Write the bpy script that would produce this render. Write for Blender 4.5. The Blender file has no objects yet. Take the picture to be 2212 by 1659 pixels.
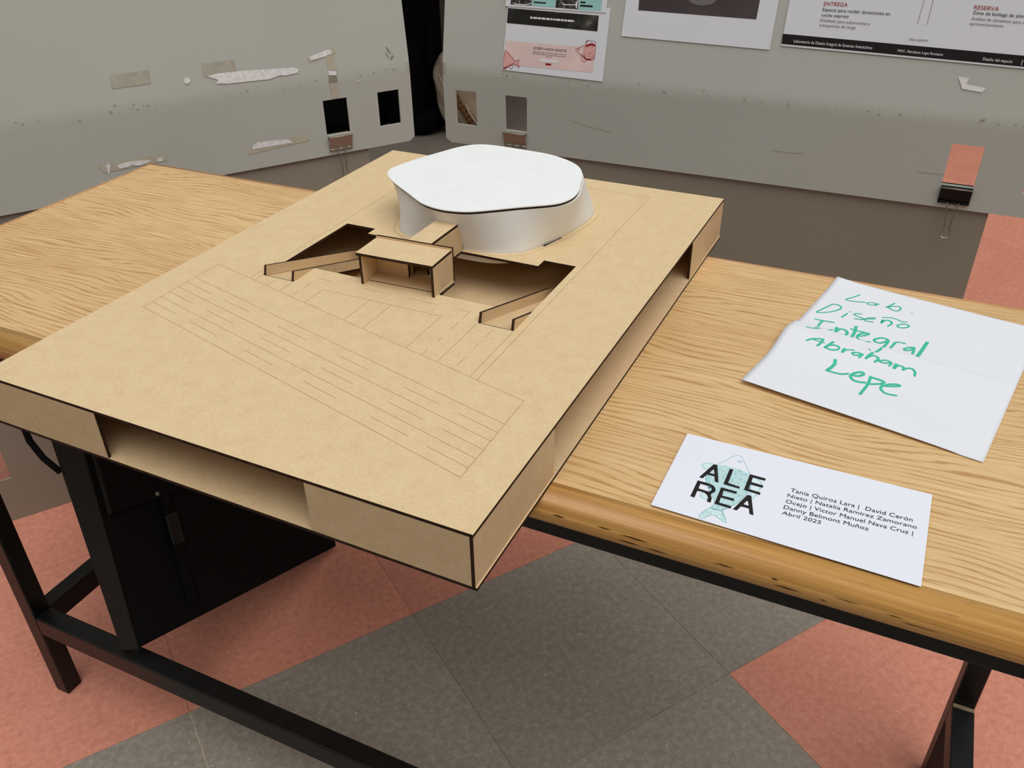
import bpy, bmesh, math, random
from mathutils import Vector, Matrix
random.seed(7)
SC = bpy.context.scene
COL = SC.collection
TZ = 0.735            # height of the table top above the floor; shapes below are measured from the table top

# ------------------------------------------------------------------ camera
cam_d = bpy.data.cameras.new('camera')
cam_d.sensor_width = 36.0
cam_d.lens = 36.0 * 1868.44 / 2212.0
cam_d.clip_start = 0.02
cam = bpy.data.objects.new('camera', cam_d)
cam.location = (0.7193, -0.3825, 0.4599 + TZ)
cam.rotation_euler = (0.9974, 0.0132, 0.4479)
COL.objects.link(cam)
SC.camera = cam

# ------------------------------------------------------------------ light
SC.view_settings.view_transform = 'Standard'
SC.view_settings.look = 'None'
SC.view_settings.gamma = 1.0
SC.view_settings.use_curve_mapping = False
SC.view_settings.exposure = 0.0
W = bpy.data.worlds.new('daylight')
SC.world = W
W.use_nodes = True
bg = W.node_tree.nodes['Background']
bg.inputs[0].default_value = (0.94, 0.97, 1.0, 1)
bg.inputs[1].default_value = 0.56
sun_d = bpy.data.lights.new('sun', 'SUN')
sun_d.energy = 1.85
sun_d.angle = math.radians(52)
sun_d.color = (1.0, 0.97, 0.93)
sun = bpy.data.objects.new('sun', sun_d)
sun.rotation_euler = Vector((0.33, -0.22, 0.92)).to_track_quat('Z', 'Y').to_euler()
sun.location = (3, 0, 4)
COL.objects.link(sun)

# ------------------------------------------------------------------ measured outlines (metres)
HAND = [(0.00105, [(0.0359, 0.2515), (0.0311, 0.2409), (0.0264, 0.2311), (0.0342, 0.2313), (0.0465, 0.2369)]), (0.00093, [(0.0607, 0.2408), (0.0526, 0.2401), (0.0487, 0.2356), (0.0531, 0.2337), (0.0566, 0.2361), (0.0592, 0.241), (0.0583, 0.2349)]), (0.00105, [(0.0744, 0.2532), (0.0719, 0.2448), (0.0695, 0.2377), (0.0743, 0.2437), (0.0808, 0.2473), (0.0837, 0.2429), (0.0819, 0.236), (0.0767, 0.2354), (0.0715, 0.2391)]), (0.00058, [(0.0957, 0.2396), (0.097, 0.2401)]), (0.00105, [(0.0178, 0.2112), (0.0137, 0.1973), (0.0098, 0.1829), (0.0172, 0.1871), (0.0247, 0.1959), (0.0287, 0.205), (0.0281, 0.21), (0.0238, 0.2134), (0.0182, 0.212)]), (0.00117, [(0.0386, 0.1992), (0.0364, 0.1871)]), (0.0007, [(0.039, 0.2045), (0.0409, 0.2051)]), (0.00105, [(0.0519, 0.2063), (0.0469, 0.2046), (0.0453, 0.2012), (0.0503, 0.1984), (0.0561, 0.1972), (0.0558, 0.1938), (0.0488, 0.1913)]), (0.00105, [(0.0573, 0.1954), (0.0609, 0.2014), (0.0664, 0.2057), (0.066, 0.2023), (0.0605, 0.1985), (0.0589, 0.1948), (0.0627, 0.1934), (0.0674, 0.1955)]), (0.0014, [(0.0748, 0.2058), (0.0758, 0.1978)]), (0.00128, [(0.0757, 0.2004), (0.078, 0.2072), (0.0826, 0.2077), (0.0853, 0.2027), (0.0835, 0.1952)]), (0.00093, [(0.0732, 0.2113), (0.0803, 0.2157), (0.0869, 0.2159), (0.0927, 0.2139), (0.0977, 0.2164)]), (0.00117, [(0.0954, 0.2089), (0.0916, 0.2037), (0.0928, 0.1994), (0.0979, 0.2001), (0.1021, 0.2059), (0.1004, 0.2098), (0.0954, 0.2092)]), (0.00128, [(0.0144, 0.1661), (0.022, 0.1674), (0.0334, 0.1702)]), (0.00152, [(0.0228, 0.1671), (0.022, 0.1575), (0.0253, 0.1335)]), (0.00128, [(0.0168, 0.1292), (0.0248, 0.1328), (0.038, 0.1525)]), (0.00187, [(0.0397, 0.1607), (0.0442, 0.1404)]), (0.00175, [(0.0421, 0.149), (0.0439, 0.1593), (0.0499, 0.1594), (0.0531, 0.1536), (0.0533, 0.1439)]), (0.00187, [(0.056, 0.1748), (0.0586, 0.1614), (0.0604, 0.1419)]), (0.0014, [(0.0533, 0.1665), (0.0605, 0.1661), (0.0668, 0.1671)]), (0.00163, [(0.0653, 0.1549), (0.0691, 0.1595), (0.0721, 0.1659), (0.0696, 0.1666), (0.0651, 0.1618), (0.0639, 0.1529), (0.0682, 0.1448), (0.0738, 0.1433), (0.0782, 0.1475)]), (0.00163, [(0.0921, 0.1652), (0.0862, 0.1656), (0.081, 0.1589), (0.0817, 0.1534), (0.0869, 0.1521), (0.0905, 0.1575), (0.0932, 0.1635), (0.0935, 0.1512), (0.0929, 0.1338), (0.091, 0.1246)]), (0.00152, [(0.1001, 0.1643), (0.0995, 0.1479)]), (0.00128, [(0.0994, 0.1574), (0.1011, 0.165), (0.1057, 0.1669), (0.1088, 0.1672)]), (0.00152, [(0.119, 0.1641), (0.1148, 0.1611), (0.1115, 0.1548), (0.1134, 0.1521), (0.1173, 0.1565), (0.1193, 0.1628), (0.1211, 0.1488)]), (0.0021, [(0.1271, 0.1823), (0.1269, 0.1673), (0.1266, 0.1464)]), (0.00128, [(0.0268, 0.1019), (0.031, 0.1071), (0.0369, 0.1108), (0.041, 0.1123)]), (0.00152, [(0.0405, 0.112), (0.0405, 0.105), (0.0392, 0.0999)]), (0.00082, [(0.0312, 0.1066), (0.0373, 0.1064), (0.0436, 0.1072)]), (0.00163, [(0.0504, 0.1137), (0.0485, 0.1064), (0.0464, 0.1007)]), (0.00128, [(0.048, 0.1043), (0.0529, 0.1087), (0.0582, 0.1085), (0.0585, 0.1039), (0.0534, 0.1003), (0.0481, 0.1006)]), (0.00175, [(0.0639, 0.1087), (0.0639, 0.1027)]), (0.00105, [(0.0647, 0.1049), (0.0671, 0.109), (0.0724, 0.1123)]), (0.00128, [(0.0819, 0.1107), (0.0769, 0.1103), (0.0725, 0.1065), (0.0757, 0.1045), (0.0793, 0.1069), (0.0818, 0.11), (0.0807, 0.103)]), (0.00163, [(0.0891, 0.1204), (0.0876, 0.1128), (0.0867, 0.1056)]), (0.00152, [(0.0879, 0.1097), (0.0908, 0.1147), (0.0958, 0.1146), (0.0971, 0.1106), (0.0957, 0.1051)]), (0.00082, [(0.0838, 0.1252), (0.0857, 0.1233)]), (0.00128, [(0.1083, 0.1147), (0.1034, 0.1143), (0.0988, 0.1092), (0.1016, 0.1081), (0.106, 0.11), (0.1098, 0.1137), (0.1094, 0.1067)]), (0.00198, [(0.1141, 0.1137), (0.1146, 0.1059)]), (0.00152, [(0.1146, 0.1079), (0.1173, 0.1134), (0.1218, 0.1127), (0.1225, 0.1079)]), (0.0014, [(0.1225, 0.1079), (0.1247, 0.1129), (0.1289, 0.1155), (0.1329, 0.1117), (0.1346, 0.1044)]), (0.00198, [(0.062, 0.088), (0.0637, 0.0818), (0.0628, 0.0756), (0.061, 0.0684)]), (0.00152, [(0.0605, 0.0681), (0.0679, 0.0683), (0.0749, 0.0696), (0.0801, 0.0735)]), (0.00175, [(0.086, 0.0734), (0.0902, 0.0755), (0.0929, 0.0802), (0.0902, 0.0826), (0.0851, 0.0778), (0.0833, 0.0712), (0.0872, 0.066), (0.0934, 0.0656), (0.0985, 0.0677)]), (0.00163, [(0.0998, 0.0803), (0.1014, 0.069), (0.1014, 0.0572), (0.101, 0.044)]), (0.00163, [(0.1004, 0.0795), (0.1082, 0.0796), (0.1135, 0.0781), (0.1113, 0.0736), (0.1035, 0.0679)]), (0.00152, [(0.1131, 0.0716), (0.1204, 0.0746), (0.1277, 0.08), (0.1245, 0.081), (0.1185, 0.0771), (0.114, 0.0704), (0.1141, 0.0653), (0.1187, 0.0607), (0.124, 0.0605), (0.1293, 0.0622)])]
CARD = [(0.585, 0.1395), (0.7861, 0.1353), (0.7866, 0.2463), (0.5846, 0.2455)]
LOGO = [[[(0.6172, 0.2114), (0.6202, 0.2116), (0.627, 0.1889), (0.6239, 0.1891), (0.6218, 0.1956), (0.6156, 0.1953), (0.6136, 0.189), (0.6106, 0.1894)], [(0.617, 0.1984), (0.6184, 0.2039), (0.6194, 0.2038), (0.6211, 0.1985)]], [[(0.631, 0.211), (0.634, 0.211), (0.6343, 0.1919), (0.6441, 0.1909), (0.6443, 0.1884), (0.631, 0.1887)]], [[(0.648, 0.2108), (0.6611, 0.2105), (0.6611, 0.2073), (0.6511, 0.2075), (0.6513, 0.201), (0.6611, 0.2006), (0.6613, 0.1975), (0.6511, 0.1975), (0.6512, 0.1912), (0.6611, 0.1907), (0.6611, 0.1876), (0.648, 0.1884)]], [[(0.6107, 0.1847), (0.6204, 0.1846), (0.6241, 0.1835), (0.6264, 0.181), (0.6273, 0.1784), (0.6273, 0.176), (0.6263, 0.1741), (0.6251, 0.1725), (0.6253, 0.1706), (0.627, 0.1676), (0.6276, 0.1616), (0.6243, 0.1619), (0.6242, 0.1666), (0.6225, 0.1696), (0.62, 0.1715), (0.6172, 0.1719), (0.614, 0.1716), (0.6141, 0.1623), (0.6107, 0.1627)], [(0.6139, 0.1814), (0.6209, 0.1813), (0.623, 0.1804), (0.6242, 0.1784), (0.6241, 0.1762), (0.6227, 0.1744), (0.6141, 0.1748)]], [[(0.6304, 0.1839), (0.6435, 0.1839), (0.6436, 0.1809), (0.6333, 0.1808), (0.6338, 0.1741), (0.6436, 0.1742), (0.6438, 0.1711), (0.6334, 0.1712), (0.6338, 0.1646), (0.6437, 0.1642), (0.6438, 0.1612), (0.6306, 0.1616)]], [[(0.6521, 0.1835), (0.6552, 0.1835), (0.6619, 0.1609), (0.6587, 0.1612), (0.6569, 0.1673), (0.6507, 0.1674), (0.6486, 0.1611), (0.6455, 0.1613)], [(0.6518, 0.1707), (0.6532, 0.1759), (0.6542, 0.1759), (0.656, 0.1705)]]]
FISH = {'body': [(0.6317, 0.2315), (0.6339, 0.2322), (0.6366, 0.2308), (0.6415, 0.2224), (0.6475, 0.2117), (0.6505, 0.2029), (0.6521, 0.1923), (0.6508, 0.182), (0.6475, 0.1716), (0.643, 0.1635), (0.6395, 0.1586), (0.6384, 0.1554), (0.6347, 0.155), (0.6291, 0.1551), (0.6305, 0.1604), (0.63, 0.1656), (0.6274, 0.1691), (0.6233, 0.1755), (0.6192, 0.1828), (0.6164, 0.1894), (0.6154, 0.1955), (0.6168, 0.205), (0.62, 0.2124), (0.6243, 0.219), (0.6286, 0.2279)], 'tail': [(0.6291, 0.1551), (0.6261, 0.1511), (0.624, 0.1455), (0.6238, 0.1415), (0.6254, 0.1403), (0.6278, 0.1417), (0.6297, 0.1452), (0.6333, 0.1482), (0.6368, 0.1469), (0.6424, 0.1437), (0.6442, 0.1436), (0.6439, 0.1463), (0.641, 0.1514), (0.6384, 0.1554), (0.6346, 0.1556)], 'fin1': [(0.6188, 0.2104), (0.6155, 0.2113), (0.6118, 0.2108), (0.6089, 0.2085), (0.6089, 0.2058), (0.6103, 0.2035), (0.6123, 0.2025), (0.6156, 0.2044)], 'fin2': [(0.623, 0.1733), (0.6203, 0.1724), (0.6184, 0.1705), (0.6176, 0.1672), (0.6194, 0.1651), (0.6237, 0.1645), (0.6248, 0.1679)], 'fin3': [(0.6497, 0.2047), (0.655, 0.2072), (0.6585, 0.2044), (0.6599, 0.2015), (0.6598, 0.1965), (0.6591, 0.1928), (0.6595, 0.1884), (0.6579, 0.1853), (0.6576, 0.1824), (0.6549, 0.1818)]}
FISHEYE = [(0.6362, 0.2243), (0.638, 0.2245), (0.6358, 0.2258)]
NAMES = [('Tania Quiroz Lara |  David Cerón', [(0.6825, 0.202), (0.7749, 0.2048), (0.6825, 0.2071)]), ('Nieto | Natalia Ramírez Zamorano', [(0.6814, 0.1944), (0.7785, 0.1975), (0.6815, 0.1991)]), ('Ocejo | Victor Manuel Nava Cruz |', [(0.6815, 0.1865), (0.7763, 0.1888), (0.6816, 0.1914)]), ('Danny Belmont Muñoz', [(0.6815, 0.1788), (0.7453, 0.18), (0.6815, 0.1836)]), ('Abril 2025', [(0.6814, 0.1716), (0.7111, 0.1722), (0.6817, 0.1762)])]
P2 = [(0.1684, 0.1322), (0.4377, 0.1286), (0.4388, 0.2057), (0.1699, 0.1916)]
P2img = [(0.1953, 0.1768), (0.4066, 0.1745), (0.4077, 0.204), (0.1946, 0.1929)]
P2ell = [(0.2842, 0.1976), (0.3106, 0.1923), (0.3332, 0.1986), (0.3086, 0.2048)]
P3 = [(0.4556, 0.1365), (0.8294, 0.1301), (0.8039, 0.2248), (0.4566, 0.2066)]
P3band = [(0.456, 0.1395), (0.8287, 0.1328), (0.8245, 0.1484), (0.4553, 0.1553)]
P3rect = [(0.6641, 0.2175), (0.6622, 0.1837), (0.6765, 0.1835), (0.6772, 0.2182)]
P3logo = [(0.8244, 0.1347), (0.824, 0.1423), (0.8268, 0.1398)]
P3txt = [('ENTREGA', 'r', [(0.5128, 0.2018), (0.5503, 0.2022), (0.513, 0.2081)]), ('Espacio para recibir donaciones en', 'k', [(0.5126, 0.1938), (0.6182, 0.1931), (0.5127, 0.199)]), ('coche express', 'k', [(0.5124, 0.1857), (0.5556, 0.1857), (0.5126, 0.1906)]), ('Diseñado para automóviles y', 'g', [(0.5121, 0.1779), (0.5913, 0.177), (0.5121, 0.1825)]), ('transportes de carga', 'g', [(0.5124, 0.1704), (0.5701, 0.17), (0.5124, 0.175)]), ('RESERVA', 'r', [(0.7379, 0.209), (0.7728, 0.2085), (0.7381, 0.2149)]), ('Zona de bodega de alim', 'k', [(0.7381, 0.202), (0.8103, 0.2008), (0.7381, 0.2071)]), ('Análisis de alimentos para s', 'g', [(0.738, 0.1938), (0.8125, 0.1927), (0.7379, 0.1984)]), ('aprovechamiento', 'g', [(0.7376, 0.1867), (0.7856, 0.1862), (0.7376, 0.1911)]), ('Vista superior', 'g', [(0.6549, 0.1585), (0.6838, 0.1588), (0.6548, 0.1627)]), ('Laboratorio de Diseño Integral de Sistemas Interactivos', 'w', [(0.4754, 0.1432), (0.6021, 0.1416), (0.4755, 0.148)]), ('MAV. Abraham Lepe Romano', 'w', [(0.6419, 0.1405), (0.7103, 0.1396), (0.6415, 0.145)]), ('Diseño del espacio', 'w', [(0.769, 0.1376), (0.811, 0.1369), (0.7686, 0.1423)])]
TORN_R = [(0.7402, 0.111), (0.7564, 0.1101), (0.7545, 0.1008), (0.7837, 0.0977), (0.7794, 0.0908), (0.7503, 0.0933)]
SCR_R = [(0.4686, -0.0379), (0.4925, -0.0395), (0.5254, -0.0372), (0.7154, -0.0461), (0.7555, -0.0447), (0.0769, -0.0261), (0.1067, -0.033), (0.162, -0.0405)]
N_page = [(-0.0689, 0.0559), (0.1413, 0.0522), (0.1423, 0.1771), (-0.0641, 0.1793)]
N_ban = [(-0.064, 0.1398), (0.1213, 0.1371), (0.1212, 0.1635), (-0.0637, 0.1659)]
N_bantxt = [(-0.0158, 0.1506), (0.074, 0.1498), (-0.0157, 0.1539)]
N_pink = [(-0.0658, 0.066), (0.1205, 0.0662), (0.1209, 0.1086), (-0.0636, 0.1087)]
N_title = [(-0.005, 0.0979), (0.0641, 0.0974), (-0.0048, 0.1025)]
N_lines = [[(-0.0052, 0.093), (0.0637, 0.0924), (-0.0052, 0.0947)], [(-0.0061, 0.0897), (0.065, 0.0889), (-0.0062, 0.0914)], [(0.0223, 0.0862), (0.0359, 0.086), (0.0223, 0.0877)]]
N_btn = [(0.0098, 0.0766), (0.0483, 0.0769), (0.0484, 0.082), (0.0096, 0.0822)]
N_red = [(0.0228, 0.0718), (0.0347, 0.0716), (0.0348, 0.0751), (0.0228, 0.0752)]
N_fishR = [(0.0822, 0.1035), (0.0863, 0.1061), (0.0998, 0.1127), (0.1015, 0.1175), (0.1044, 0.1205), (0.1131, 0.1201), (0.1207, 0.1174), (0.1204, 0.0912), (0.1145, 0.0886), (0.1058, 0.0883), (0.0994, 0.092), (0.093, 0.0953)]
N_fishRfill = [(0.0974, 0.1097), (0.103, 0.1134), (0.12, 0.116), (0.1206, 0.0917), (0.1058, 0.0887), (0.0987, 0.0929)]
N_fishRfin = [(0.0941, 0.0954), (0.1009, 0.0931), (0.1039, 0.0858), (0.1008, 0.0836), (0.0979, 0.0853)]
N_fishReye = [(0.0879, 0.1039), (0.0894, 0.104), (0.0877, 0.1053)]
N_fishL = [(-0.0649, 0.0899), (-0.0583, 0.0884), (-0.0521, 0.0835), (-0.0471, 0.079), (-0.0408, 0.0736), (-0.0324, 0.0777), (-0.0347, 0.0712), (-0.0306, 0.0632), (-0.0391, 0.0679), (-0.0462, 0.0688), (-0.0563, 0.0626), (-0.0658, 0.0589)]
N_fishLfin = [(-0.0524, 0.0649), (-0.0455, 0.0664), (-0.0457, 0.0625), (-0.0484, 0.0593), (-0.0515, 0.061)]
U_page = [(-0.0691, 0.1689), (0.1346, 0.1689), (0.1352, 0.1897), (-0.0689, 0.179)]
U_teal = [[(-0.0135, 0.1729), (0.0335, 0.1725), (0.0333, 0.1844), (-0.0135, 0.1819)], [(0.0804, 0.1714), (0.125, 0.172), (0.1251, 0.1892), (0.0803, 0.1869)]]
U_dark = [[(-0.0584, 0.1728), (-0.0146, 0.1728), (-0.0143, 0.1819), (-0.0584, 0.1796)], [(0.0344, 0.1724), (0.0795, 0.1718), (0.0792, 0.1868), (0.0343, 0.1845)]]
U_pale = [[(-0.0564, 0.176), (-0.0442, 0.1743), (-0.0272, 0.1743), (-0.0151, 0.1777), (-0.0149, 0.1761), (-0.0282, 0.1726), (-0.0476, 0.1729)], [(0.0422, 0.183), (0.0513, 0.179), (0.0741, 0.1797), (0.0756, 0.1857), (0.0779, 0.184), (0.0775, 0.1731), (0.0759, 0.173), (0.0742, 0.1782), (0.0504, 0.1773)]]
U_lab = [[(-0.0099, 0.178), (0.0146, 0.1777), (0.0147, 0.1799), (-0.0099, 0.1803)], [(0.0835, 0.1827), (0.0933, 0.1826), (0.0932, 0.1853), (0.0832, 0.1854)], [(0.0834, 0.1769), (0.1079, 0.1769), (0.1079, 0.1798), (0.0832, 0.1798)]]
TAPES = [[(0.3905, 0.1046), (0.4562, 0.1045), (0.4543, 0.0821), (0.388, 0.0819)], [(0.548, 0.1045), (0.6076, 0.1034), (0.6069, 0.0818), (0.5474, 0.0807)], [(0.3323, -0.0439), (0.4522, -0.0423), (0.4505, -0.0558), (0.339, -0.0587)], [(0.5984, -0.0608), (0.7228, -0.0493), (0.7266, -0.0647), (0.6008, -0.0713)], [(0.7448, 0.0911), (0.8022, 0.1018), (0.8045, 0.0923), (0.7487, 0.0814)], [(0.7822, 0.0888), (0.7981, 0.0895), (0.8006, 0.0609), (0.7825, 0.0632)], [(0.7811, 0.0391), (0.7978, 0.0387), (0.7976, 0.0089), (0.7835, 0.0091)]]
TORNS = [[(0.5525, 0.0818), (0.5718, 0.0844), (0.6176, 0.0832), (0.6698, 0.0798), (0.715, 0.0768), (0.7258, 0.0728), (0.7217, 0.0667), (0.7011, 0.0648), (0.6841, 0.0662), (0.6661, 0.062), (0.6494, 0.0628), (0.6271, 0.0631), (0.5862, 0.0646), (0.5652, 0.0674), (0.5718, 0.0729)], [(0.5108, 0.0809), (0.5152, 0.0853), (0.5214, 0.0838), (0.5221, 0.0782), (0.5176, 0.0737), (0.5118, 0.0745)], [(0.3418, -0.0429), (0.3459, -0.0464), (0.3508, -0.0419), (0.3531, -0.0477), (0.3471, -0.0616), (0.3447, -0.0611), (0.3461, -0.0505)], [(0.3624, -0.0508), (0.3721, -0.0471), (0.3853, -0.0454), (0.4055, -0.0469), (0.4241, -0.0503), (0.4142, -0.054), (0.4006, -0.0564), (0.3886, -0.0529), (0.3803, -0.0555), (0.3675, -0.0558)], [(0.4343, -0.046), (0.4375, -0.0493), (0.4431, -0.0476), (0.4424, -0.0544), (0.4372, -0.0562), (0.434, -0.0529)], [(0.6096, -0.0628), (0.6141, -0.0535), (0.6233, -0.0507), (0.6551, -0.0523), (0.6813, -0.0547), (0.6868, -0.058), (0.6914, -0.0629)], [(0.7487, 0.0918), (0.7618, 0.0946), (0.7863, 0.1005), (0.7956, 0.0977), (0.7935, 0.0918), (0.7782, 0.0884), (0.7523, 0.0853)], [(0.7825, 0.0632), (0.7979, 0.0604), (0.7975, 0.0524), (0.7829, 0.0543)], [(0.8344, 0.0347), (0.8417, 0.0356), (0.8467, 0.0396), (0.8425, 0.0336)]]
STAINS = [[(0.7825, 0.0543), (0.7993, 0.0513), (0.7983, 0.0405), (0.7815, 0.0391)], [(0.9092, 0.0927), (0.915, 0.0821), (0.9222, 0.074), (0.9193, 0.0689), (0.913, 0.0693), (0.9078, 0.0766)]]
ROOF = [(0.1367, 0.4695), (0.1325, 0.4783), (0.1307, 0.4868), (0.1322, 0.4984), (0.1388, 0.5234), (0.1475, 0.5486), (0.1574, 0.5727), (0.1649, 0.5914), (0.1747, 0.6066), (0.1851, 0.6152), (0.2007, 0.6196), (0.2227, 0.6198), (0.2598, 0.6177), (0.2864, 0.6151), (0.3109, 0.6063), (0.3327, 0.5927), (0.3466, 0.5764), (0.3564, 0.5553), (0.365, 0.529), (0.3715, 0.5066), (0.373, 0.4847), (0.3666, 0.4651), (0.3538, 0.4528), (0.3309, 0.4362), (0.3045, 0.4149), (0.2846, 0.4007), (0.2651, 0.3953), (0.2474, 0.3953), (0.229, 0.4004), (0.2171, 0.4072), (0.1939, 0.4237), (0.17, 0.4402), (0.1512, 0.4545)]
# ------------------------------------------------------------------ materials
MATS = {}
def srgb(c):
    return tuple(((x/255.)/12.92 if x/255. <= .04045 else ((x/255.+.055)/1.055)**2.4) for x in c) + (1,)
class NT:
    """small node helper"""
    def __init__(s, name, rough=.6, spec=.4, metal=0.):
        s.m = bpy.data.materials.new(name); s.m.use_nodes = True
        s.t = s.m.node_tree; s.b = s.t.nodes['Principled BSDF']
        s.b.inputs['Roughness'].default_value = rough
        s.b.inputs['Specular IOR Level'].default_value = spec
        s.b.inputs['Metallic'].default_value = metal
        MATS[name] = s.m
    def n(s, typ, **kw):
        x = s.t.nodes.new(typ)
        for k, v in kw.items():
            if k in x.inputs.keys() if isinstance(k, str) else False: x.inputs[k].default_value = v
            else: setattr(x, k, v)
        return x
    def l(s, a, b): s.t.links.new(a, b)
    def coord(s, kind='Object', scale=(1, 1, 1), obj=None, loc=None):
        c = s.n('ShaderNodeTexCoord'); m = s.n('ShaderNodeMapping')
        if obj: c.object = obj
        m.inputs['Scale'].default_value = scale
        src = c.outputs[kind]
        if loc is not None:
            a = s.n('ShaderNodeVectorMath', operation='ADD'); s.l(src, a.inputs[0]); s.l(loc, a.inputs[1]); src = a.outputs[0]
        s.l(src, m.inputs['Vector']); return m.outputs[0]
    def noise(s, vec, scale, detail=3., rough=.5, dist=0.):
        x = s.n('ShaderNodeTexNoise'); x.inputs['Scale'].default_value = scale
        x.inputs['Detail'].default_value = detail; x.inputs['Roughness'].default_value = rough
        x.inputs['Distortion'].default_value = dist
        if vec is not None: s.l(vec, x.inputs['Vector'])
        return x.outputs['Fac']
    def ramp(s, fac, stops, interp='LINEAR'):
        x = s.n('ShaderNodeValToRGB'); x.color_ramp.interpolation = interp
        e = x.color_ramp.elements
        while len(e) < len(stops): e.new(.5)
        for i, (p, c) in enumerate(stops):
            e[i].position = p; e[i].color = c if len(c) == 4 else srgb(c)
        s.l(fac, x.inputs[0]); return x.outputs[0]
    def mix(s, fac, a, b, mode='MIX'):
        x = s.n('ShaderNodeMix', data_type='RGBA', blend_type=mode)
        for sock, v in ((x.inputs[0], fac), (x.inputs[6], a), (x.inputs[7], b)):
            if hasattr(v, 'links'): s.l(v, sock)
            else: sock.default_value = v
        return x.outputs[2]
    def math(s, op, a, b=0.):
        x = s.n('ShaderNodeMath', operation=op)
        for i, v in enumerate((a, b)):
            if hasattr(v, 'links'): s.l(v, x.inputs[i])
            else: x.inputs[i].default_value = v
        return x.outputs[0]
    def col(s, c):
        if hasattr(c, 'links'): s.l(c, s.b.inputs['Base Color'])
        else: s.b.inputs['Base Color'].default_value = c
    def bump(s, h, strength=.2, dist=.001):
        x = s.n('ShaderNodeBump'); x.inputs['Strength'].default_value = strength; x.inputs['Distance'].default_value = dist
        s.l(h, x.inputs['Height']); s.l(x.outputs[0], s.b.inputs['Normal'])
BW0, BW1 = (0, 0, 0, 1), (1, 1, 1, 1)
def plain(name, rgb, rough=.6, spec=.4, metal=0., var=.06, scale=30.):
    m = NT(name, rough, spec, metal); c = srgb(rgb)
    v = m.noise(m.coord(), scale, 3)
    lo = tuple(x*(1-var) for x in c[:3])+(1,); hi = tuple(min(1, x*(1+var)) for x in c[:3])+(1,)
    m.col(m.ramp(v, [(.3, lo), (.7, hi)])); return m.m

def mat_mdf(name, base, dark, light):
    m = NT(name, .62, .3); v = m.coord()
    big = m.noise(v, 55, 6, .65); mid = m.noise(m.coord(scale=(1, 1.6, 1)), 260, 4, .65); fib = m.noise(m.coord(scale=(1, 2.2, 1)), 620, 2, .5)
    c = m.ramp(big, [(.25, dark), (.5, base), (.8, light)])
    c = m.mix(.5, c, m.ramp(mid, [(.3, dark), (.5, base), (.72, light)]))
    c = m.mix(m.math('MULTIPLY', m.ramp(fib, [(.62, BW0), (.72, BW1)]), .4), c, srgb((246, 228, 190)))
    c = m.mix(m.math('MULTIPLY', m.ramp(fib, [(.26, BW1), (.36, BW0)]), .4), c, srgb((176, 146, 104)))
    m.col(c); m.bump(mid, .05, .0006); return m.m
mat_mdf('mdf', (220, 194, 151), (208, 180, 137), (229, 205, 164))
mat_mdf('mdf_board', (215, 186, 145), (202, 172, 131), (224, 197, 157))
m = NT('burnt_edge', .75, .2); v = m.noise(m.coord(), 160, 4); m.col(m.ramp(v, [(.3, (38, 24, 16)), (.7, (66, 44, 30))]))
m = NT('burnt_line', .8, .1); v = m.noise(m.coord(), 60, 3); m.col(m.ramp(v, [(.3, (150, 112, 70)), (.7, (174, 136, 92))]))
plain('white_shell', (236, 236, 234), .5, .35, var=.02)
m = NT('white_lid', .55, .35); v = m.noise(m.coord(), 26, 6, .65); m.col(m.ramp(v, [(.3, (238, 241, 241)), (.62, (243, 246, 246)), (.75, (236, 238, 239))]))

def mat_laminate(name):
    m = NT(name, .42, .45); v = m.coord()
    warp = m.noise(m.coord(scale=(3.2, 9., 1)), 1.0, 2., .45)
    sep = m.n('ShaderNodeSeparateXYZ'); m.l(v, sep.inputs[0])
    ph = m.math('ADD', m.math('MULTIPLY', sep.outputs[1], 880.), m.math('MULTIPLY', warp, 88.))
    fine = m.noise(m.coord(scale=(8, 260, 1)), 1.0, 3, .6)
    ph = m.math('ADD', ph, m.math('MULTIPLY', fine, 4.0))
    ring = m.math('ADD', m.math('MULTIPLY', m.math('SINE', ph), .5), .5)
    streak = m.noise(m.coord(scale=(9, 330, 1)), 1.0, 3, .6)
    broken = m.noise(m.coord(scale=(14, 80, 1)), 1.0, 3, .6)
    area = m.noise(m.coord(scale=(2.2, 5, 1)), 1.0, 2)
    base = m.ramp(area, [(.3, (212, 172, 120)), (.7, (225, 190, 138))])
    dark = m.mix(1., base, (.64, .50, .34, 1), 'MULTIPLY')
    k = m.math('MULTIPLY', m.ramp(ring, [(.03, BW1), (.34, BW0)]), m.ramp(broken, [(.38, (.08,)*3+(1,)), (.56, BW1)]))
    c = m.mix(m.math('MULTIPLY', k, .85), base, dark)
    c = m.mix(m.math('MULTIPLY', m.ramp(streak, [(.33, BW1), (.44, BW0)]), .6), c, dark)
    c = m.mix(m.math('MULTIPLY', m.ramp(streak, [(.56, BW0), (.68, BW1)]), .5), c, srgb((240, 210, 160)))
    m.col(c); m.bump(streak, .05, .0004); return m.m
mat_laminate('oak_laminate')
def mat_pine(name, a, b, d):
    m = NT(name, .38, .5)
    g = m.noise(m.coord(scale=(2.5, 210, 210)), 1.0, 4, .6, .8); big = m.noise(m.coord(scale=(7, 40, 40)), 1.0, 3)
    wear = m.noise(m.coord(scale=(26, 110, 110)), 1.0, 6, .7)
    c = m.mix(.4, m.ramp(g, [(.36, tuple(int(x*.82) for x in a)), (.5, a), (.62, b)]), m.ramp(big, [(.3, a), (.7, b)]))
    c = m.mix(m.math('MULTIPLY', m.ramp(wear, [(.63, BW0), (.72, BW1)]), .55), c, srgb(d))
    m.col(c); m.bump(wear, .12, .001); return m.m
mat_pine('pine_edge', (188, 136, 68), (214, 166, 98), (92, 64, 36))
mat_pine('edge_band', (192, 140, 88), (214, 164, 112), (150, 104, 66))
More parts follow.
